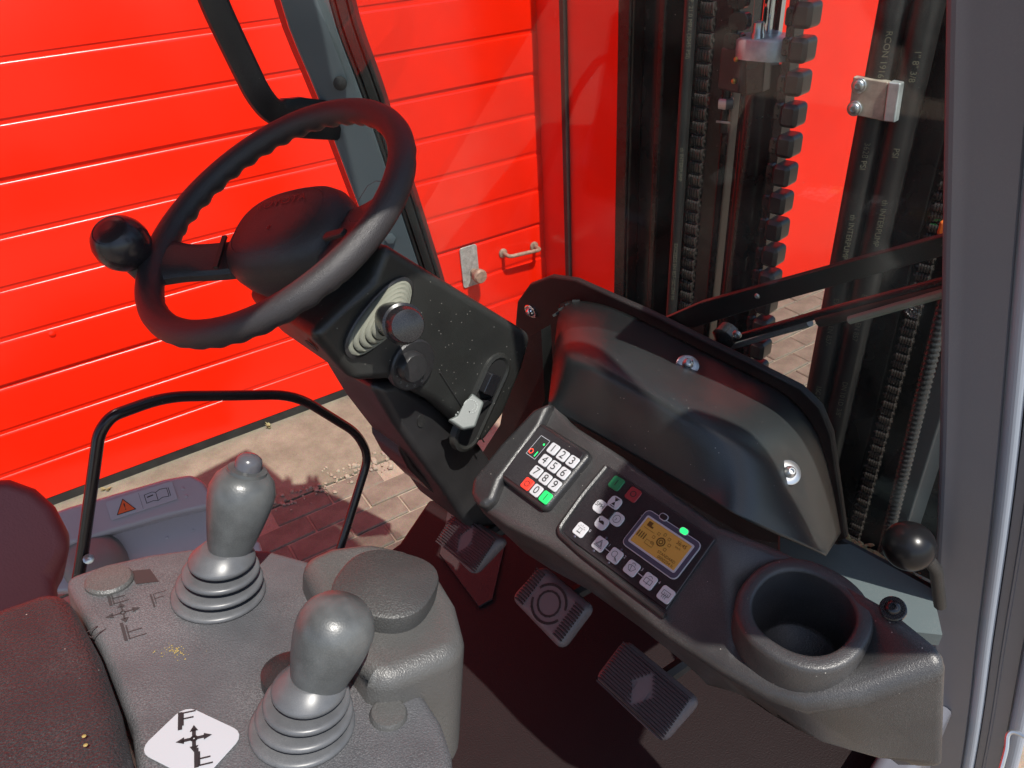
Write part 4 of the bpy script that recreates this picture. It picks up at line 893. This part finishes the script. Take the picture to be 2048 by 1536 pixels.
mb.stroke(lf, [(x0 - b_w, -b_h), (x0 - b_w, b_h), (x0 - b_w * .3, b_h * 1.15), (x0, b_h * .8), (x0 + b_w * .4, b_h * 1.2), (x0 + b_w, b_h), (x0 + b_w, -b_h), (x0 + b_w * .4, -b_h * .8), (x0, -b_h * 1.2), (x0 - b_w * .4, -b_h * .9)], .001, 0, .0012, True); mb.stroke(lf, [(x0, b_h * .8), (x0, -b_h * 1.2)], .001, 0, .0012); mb.stroke(lf, [(x0 - b_w * .8, b_h * .3), (x0 - b_w * .3, b_h * .4)], .002, 0, .0012); mb.stroke(lf, [(x0 + b_w * 1.15, -b_h), (x0 + b_w * 1.15, b_h)], .001, 0, .0012)
mb.stroke(lf, [(-lw_ * .02, -lh_ * .42), (-lw_ * .02, lh_ * .42)], .0004, 0, .0012); sub(ls, mb, 'manual_symbol', INK)
for x, y, r in ((366, 977, .0035), (373, 992, .003), (334, 1075, .003), (386, 1060, .003)):
    mb = MB(); mb.lathe(frame(fe(x, y, .0 if y < 1000 else -.022), Xv, FN), [(r, 0), (r * .9, .001), (0, .002)], 10); part(mb, 'rivet', FEND, fen)
p = fe(190, 1125, -.02); mb = MB(); mb.lathe(frame(p, Xv, unit(FN + Zv * .6)), [(.062, -.03), (.060, .005), (.050, .02), (.03, .028), (0, .03)], 28, sx=1., sy=.8); dm = mb.build('rail_mount', mat('mount_grey', (.2, .2, .18), .5, dust=.4), base=p); tag(dm, 'rounded grey mounting boss where the hoop rail meets the seat base', 'mount')
mb = MB(); q0 = onx(177, 1118, -.34); mb.lathe(frame(q0, Yv, unit(C - q0)), [(.008, -.004), (.0075, .003), (.003, .005)], 12); sub(dm, mb, 'screw', STEEL)
# seat bolster at the left edge
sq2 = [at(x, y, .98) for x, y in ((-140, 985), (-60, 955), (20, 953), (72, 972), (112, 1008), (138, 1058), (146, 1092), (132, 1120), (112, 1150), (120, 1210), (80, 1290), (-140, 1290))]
mb = MB(); bk = unit([-.5, -.05, -.5]); mb.prism(sq2, [p + bk * .16 for p in sq2]); tag(mb.build('driver_seat', SEATM, bevel=.035, seg=6, base=np.mean(sq2, axis=0) - Zv * .1), 'dark glossy seat bolster with red reflections in its colour at the left edge', 'seat')

# unseen mirror added on the right, outline shaped to shade the dashboard
for pl_ in ([(.195, 1.66), (.115, 1.615), (.075, 1.69), (.0, 1.855), (.002, 2.06), (.05, 2.13), (.10, 2.15), (.145, 2.125), (.178, 2.03), (.2, 1.85)],):
    m2_ = MB(); m2_.prism([np.array([.87, y, z]) for y, z in pl_], [np.array([.82, y, z]) for y, z in pl_]); part(m2_, 'unseen_mirror_head', BLK, cab, bevel=.012)
m2_ = MB(); m2_.tube(fillet([np.array(p) for p in ((.47, .17, 2.1), (.7, .15, 2.2), (.86, .1, 2.25), (.86, .08, 1.98))], .05), .011, 10); part(m2_, 'unseen_mirror_arm', BLK, cab)

# ------------------------------------------------------------------ lift mast beyond the windscreen
YM = .86
mast = thing('lift_mast', 'tall black greasy forklift mast with channels and a lift cylinder', 'mast', (.1, YM, .1))
def mx(x, y=0, Y=YM): return ony(x, y, Y)[0]
def upright(name, x0, x1, y0, y1, m_, z0=.1, z1=3.0, bevel=.004):
    mb = MB(); mb.box(frame(((x0 + x1) / 2, (y0 + y1) / 2, (z0 + z1) / 2), Xv, Zv), x1 - x0, y1 - y0, z1 - z0); return part(mb, name, m_, mast, bevel=bevel)
xl = mx(1245, 200)
upright('channel_flange', xl, xl + .030, YM - .02, YM + .13, MASTG)
upright('channel_web', xl + .030, xl + .078, YM + .02, YM + .13, MASTB)
upright('channel_flange', xl + .078, xl + .094, YM - .005, YM + .11, MASTG)
upright('inner_channel', xl + .094, xl + .19, YM + .06, YM + .15, MASTB)
xc = mx(1512, 300, YM + .02)
mb = MB(); mb.lathe(frame((xc, YM + .02, .2), Xv, Zv), [(.036, 0), (.036, ony(1540, 62, YM + .02)[2] - .245)], 32, cb=True); part(mb, 'lift_cylinder', MASTG, mast)
upright('cylinder_rail', xc - .062, xc - .048, YM - .0, YM + .05, MASTG)
rz = ony(1540, 62, YM + .02)[2]
xr_ = ony(1545, 30, YM + .02)[0]; mb = MB(); mb.lathe(frame((xr_, YM + .02, rz - .02), Xv, Zv), [(.0185, 0), (.0185, 1.2)], 28); part(mb, 'piston_rod', CHROME, mast)
cb_ = ony(1540, 80, YM - .02); mb = MB(); mb.rrect(frame((ony(1532, 80, YM - .01)[0], YM - .005, rz - .034), Xv, Zv), .098, .075, .032, .032, bev=.004); part(mb, 'rod_clamp', ALU, mast, ang=50)
mb = MB(); mb.lathe(frame((ony(1515, 75, YM - .03)[0], YM - .03, rz - .03), Xv, Zv), [(.010, 0), (.010, .034), (.0085, .036), (.0085, .05), (.004, .052)], 16); part(mb, 'clamp_bolt', STEEL, mast)
# chain anchor block, nut and stud
ab = [ony(x, y, YM - .035) for x, y in ((1441, 95), (1487, 100), (1477, 188), (1434, 178))]
mb = MB(); mb.prism(ab, [p + np.array([.035, .05, 0]) for p in ab]); part(mb, 'anchor_block', mat('anchor_paint', (.05, .012, .012), .3), mast, bevel=.003)
ab = [ony(x, y, YM - .03) for x, y in ((1489, 100), (1532, 92), (1524, 186), (1490, 192))]
mb = MB(); mb.prism(ab, [p + np.array([0, .05, 0]) for p in ab]); part(mb, 'anchor_plate', MASTG, mast, bevel=.003)
for x, y in ((1474, 118), (1469, 162)):
    mb = MB(); p = ony(x, y, YM - .036); mb.lathe(frame(p, Xv, -Yv), [(.0045, 0), (.004, .004), (0, .005)], 12); part(mb, 'brass_pin', BRASS, mast)
p = ony(1452, 205, YM - .01); mb = MB(); mb.lathe(frame(p - Zv * .009, Xv, Zv), [(.0135, 0), (.0145, .003), (.0145, .014), (.012, .017)], 6); part(mb, 'anchor_nut', STEEL, mast)
mb = MB(); mb.lathe(frame(p - Zv * .05, Xv, Zv), [(.0075, 0)] + [(.0075 + .0008 * (k % 2), .003 * k) for k in range(1, 26)], 12); part(mb, 'anchor_stud', MASTG, mast)
mb = MB(); mb.tube([ony(1433, 243, YM - .02), ony(1460, 246, YM - .02)], .002, 6); part(mb, 'split_pin', STEEL, mast)
pc_ = ony(1478, 40, YM - .02)
for k in range(4):
    mb = MB(); mb.rrect(frame(pc_ + Zv * (k * .03 - .03) + Xv * (.006 * (k % 2)), Xv, -Yv), .034, .026, .010, .014); part(mb, 'anchor_link', MASTG, mast)
# lift chain with leaf links
def chain(name, label, x, Y, z0, z1, pitch, w_, dep, m_, grp=None):
    t = thing(name, label, 'chain', (x, Y, z0), grp); proto = None; k = 0; z = z0
    while z < z1:
        if proto is None:
            mb = MB()
            for q in range(5): mb.rrect(frame((-w_ / 2 + w_ * (q + .5) / 5, 0, 0), Yv, Xv), dep, pitch * .92, dep * .4, w_ / 5 * .72, bev=.0006)
            mb.lathe(frame((-w_ * .62, 0, 0), Yv, Xv), [(dep * .22, 0), (dep * .22, w_ * 1.24)], 8)
            o = mb.build('link', m_, t, base=(0, 0, 0)); proto = o
        else: o = proto.copy(); col.objects.link(o)
        o.location = (.0012 * (k % 2), -.0015 * (k % 2), z - z0); z += pitch; k += 1
    return t
CHN = mat('chain_steel', (.06, .05, .045), .14, metal=.5)
chain('leaf_chain', 'oily black leaf lift chain left of the lift cylinder', mx(1398, 250, YM - .03), YM - .03, .75, 1.95, .0235, .026, .014, CHN)
chain('leaf_chain', 'dark leaf chain with shining rivets near the right pillar', .40, .80, .72, 1.62, .0155, .02, .011, CHN)
ch = thing('block_chain', 'vertical chain of square black blocks at the right of the cylinder', 'chain', (.12, .82, .8))
bx0 = ony(1585, 232, .82)[0]; zs = []
proto = None; z = .86; k = 0; base_ = np.array([bx0, .82, 0])
while z < 1.78:
    if proto is None:
        mb = MB(); mb.rrect(frame((0, .016, 0), Xv, -Yv), .030, .036, .008, .034, bev=.006); o = mb.build('block', mat('block_rubber', (.02, .017, .017), .28), ch, base=(0, 0, 0)); proto = o
        m2_ = MB(); m2_.rrect(frame((-.022, 0, 0), Xv, -Yv), .014, .026, .005, .01, bev=.002); m2_.lathe(frame((-.022, -.01, .007), Xv, -Yv), [(.0035, 0), (.0025, .002)], 10); m2_.lathe(frame((-.022, -.01, -.007), Xv, -Yv), [(.0035, 0), (.0025, .002)], 10); lk2 = m2_.build('link_plate', CHN, ch, base=(0, 0, 0))
        l_ = lk2
    else: o = proto.copy(); col.objects.link(o); l_ = lk2.copy(); col.objects.link(l_)
    off = Vector((bx0 - .12, 0, z - .8)); o.location = off; l_.location = off + Vector((0, 0, .006 * (k % 2) - .003)); z += .0475; k += 1
mb = MB(); mb.box(frame((bx0 - .030, .85, 1.3), Xv, Zv), .014, .03, 1.4); part(mb, 'chain_guide', MASTB, ch)
# hoses
def hose(label, x, Y, r, z0, z1, texts, tz, size, m_=HOSE, grp='hydraulic hoses'):
    t = thing('hydraulic_hose', label, 'hose', (x, Y, z0), grp)
    mb = MB(); mb.tube([np.array([x, Y, z0 + (z1 - z0) * k / 10]) for k in range(11)], r, 18); h_ = part(mb, 'hose_body', m_, t)
    mb = MB(); vd = unit([C[0] - x, C[1] - Y, 0])
    for s, z in zip(texts, tz): mb.text(frame(np.array([x, Y, z]) + vd * (r + .0006), -Zv, vd), s, size)
    if texts: sub(h_, mb, 'lettering', HTXT)
    return t
hose('thin black hydraulic hose with printed lettering beside the leaf chain', mx(1366, 260, YM - .05), YM - .05, .0105, .5, 2.2, ['- W.P. 21,0 MPA (3045 PSI)', 'th INTERPUMP', 'EXCEEDS EN 857-1SC DN 10', 'I.D. 3/8" - W.P.'], [1.60, 1.37, 1.16, .98], .0095)
hose('thick lettered hydraulic hose, left one of the clamped pair', ony(1722, 350, .80)[0], .80, .0205, .5, 2.4, ['RCON 1916.18', '3628 PSI', 'th INTERPUMP', 'EXCEEDS EN 857-', '1SC DN 10 I.D. 3/8" - W.P.'], [1.575, 1.445, 1.32, 1.17, .98], .0115)
hose('thick lettered hydraulic hose, right one of the clamped pair', ony(1722, 350, .80)[0] + .0405, .805, .0205, .5, 2.4, ['1" 8" 3/8', 'PSI', 'th INTERPUMP', 'EXCEEDS EN 857', 'DN 10 I.D. 3/8"'], [1.57, 1.455, 1.35, 1.19, 1.03], .0115)
cl_ = thing('hose_clamp', 'beige metal clamp plate with two bolts gripping the hose pair', 'clamp', ony(1745, 200, .775))
q = [ony(x, y, .775) for x, y in ((1706, 153), (1776, 164), (1767, 243), (1696, 228))]; mb = MB(); mb.prism(q, [p + Yv * .012 for p in q]); part(mb, 'clamp_plate', BRACK, cl_, bevel=.002)
q = [ony(x, y, .772) for x, y in ((1776, 164), (1801, 167), (1789, 246), (1766, 243))]; mb = MB(); mb.prism(q, [p + Yv * .02 for p in q]); part(mb, 'clamp_lip', ALU, cl_, bevel=.002)
for x, y in ((1718, 171), (1709, 217)): bolt(cl_, ony(x, y, .774), -Yv, .0085, 'bolt', STEEL, washer=.0105, h=.006)
# right-hand channels and conduit
xr = ony(1722, 350, .80)[0] + .040
upright('channel_flange', xr, xr + .05, .84, .96, MASTB); upright('channel_web', xr + .05, xr + .22, .90, .96, MASTB); upright('channel_flange', xr + .13, xr + .16, .80, .90, mat('mast_grey', (.04, .045, .05), .35))
upright('cross_member', xl, xr + .3, YM + .16, YM + .2, MASTB, .1, .62)
upright('front_frame', xl + .02, xr + .35, .66, .72, MASTB, .1, .78)
cx1 = ony(1815, 900, .76)[0]
cdt = MB(); zz = np.linspace(.7, 1.5, 260); cdt.tube([np.array([cx1 + .012 * math.sin(z * 3), .76, z]) for z in zz], .010, 12, rf=lambda t: .0098 + .0013 * math.sin(t * 2 * math.pi * 85))
tag(cdt.build('conduit', mat('conduit_plastic', (.03, .03, .032), .25), base=(cx1, .76, .7), ang=80), 'ribbed black corrugated conduit hanging beside the right pillar', 'conduit')
p = ony(1892, 454, .70); mb = MB(); mb.box(frame(p, Xv, Zv), .014, .02, .02); tag(mb.build('reflector', OTHR, bevel=.004, base=p - Zv * .015), 'tiny orange part peeking out beside the right pillar', 'reflector')

# ------------------------------------------------------------------ wiper outside the glass
wp = thing('windscreen_wiper', 'black windscreen wiper arms crossing the glass towards the right pillar', 'wiper', gl(1390, 690, -.02))
def ga(x, y, o=-.02): return gl(x, y, o)
q = [ga(*p) for p in ((1322, 640), (1400, 606), (1545, 566), (1895, 470), (1930, 462), (1930, 504), (1895, 510), (1545, 607), (1390, 655), (1345, 660))]
mb = MB(); mb.prism(q, [p + GN * .008 for p in q]); part(mb, 'linkage_arm', mat('wiper_paint', (.016, .014, .014), .3, dust=.1), wp, bevel=.0015)
mb = MB(); mb.tube([ga(1405, 696, -.03), ga(1500, 668, -.03), ga(1625, 632, -.03), ga(1900, 560, -.03)], .0052, 10); part(mb, 'wiper_arm', BLKG, wp)
mb = MB(); mb.tube([ga(1445, 698, -.04), ga(1540, 668, -.04), ga(1620, 645, -.04)], .0055, 8); part(mb, 'rod_sleeve', mat('sleeve_grey', (.2, .2, .2), .45), wp)
mb = MB(); mb.tube([ga(1640, 640, -.03), ga(1895, 576, -.03)], .0085, 10); part(mb, 'blade_holder', mat('holder_brown', (.05, .035, .03), .3), wp)
mb = MB(); mb.tube([ga(1700, 640, -.014), ga(1890, 586, -.014)], .0048, 8); part(mb, 'wiper_tube', mat('tube_olive', (.3, .3, .25), .4), wp)
mb = MB(); mb.lathe(frame(ga(1450, 672, -.03), Xv, -GN), [(.016, -.01), (.016, .006), (.008, .012), (.004, .014)], 16); part(mb, 'pivot', BLKG, wp)
bolt(wp, ga(1475, 668, -.012), -GN, .006, 'bolt', STEEL); bolt(wp, ga(1348, 650, -.012), -GN, .006, 'bolt', STEEL); bolt(wp, ga(1515, 592, -.016), -GN, .0035, 'bolt', STEEL)
# round knob by the right pillar
kb = thing('ball_knob', 'shiny black ball knob on a lever between dashboard and right pillar', 'knob', gl(1850, 1100, .08))
bpz = gl(1818, 1092, .10); RB = 43 / F * dist(bpz); mb = MB(); pr = [(RB * math.sin(rad(a)) + 1e-4, -RB * math.cos(rad(a))) for a in range(0, 181, 12)]; mb.lathe(frame(bpz, Xv, Zv), pr, 28); part(mb, 'ball', mat('ball_plastic', (.008, .008, .009), .28, spec=.3), kb, ang=80)
mb = MB(); mb.tube([bpz, gl(1850, 1110, .10), gl(1872, 1140, .09), gl(1880, 1210, .08)], .007, 10); part(mb, 'lever', SEAL, kb)
# wire hook outside, bottom right
wx = [at(2058, 1478, 1.2), at(2030, 1464, 1.2), at(2016, 1470, 1.2), at(2012, 1500, 1.2), at(2000, 1545, 1.2)]
mb = MB(); mb.tube(catmull(wx, 5), .0028, 8); tag(mb.build('wire_hook', STEEL, base=wx[-1]), 'bent bright wire hook outside the right pillar', 'wire')
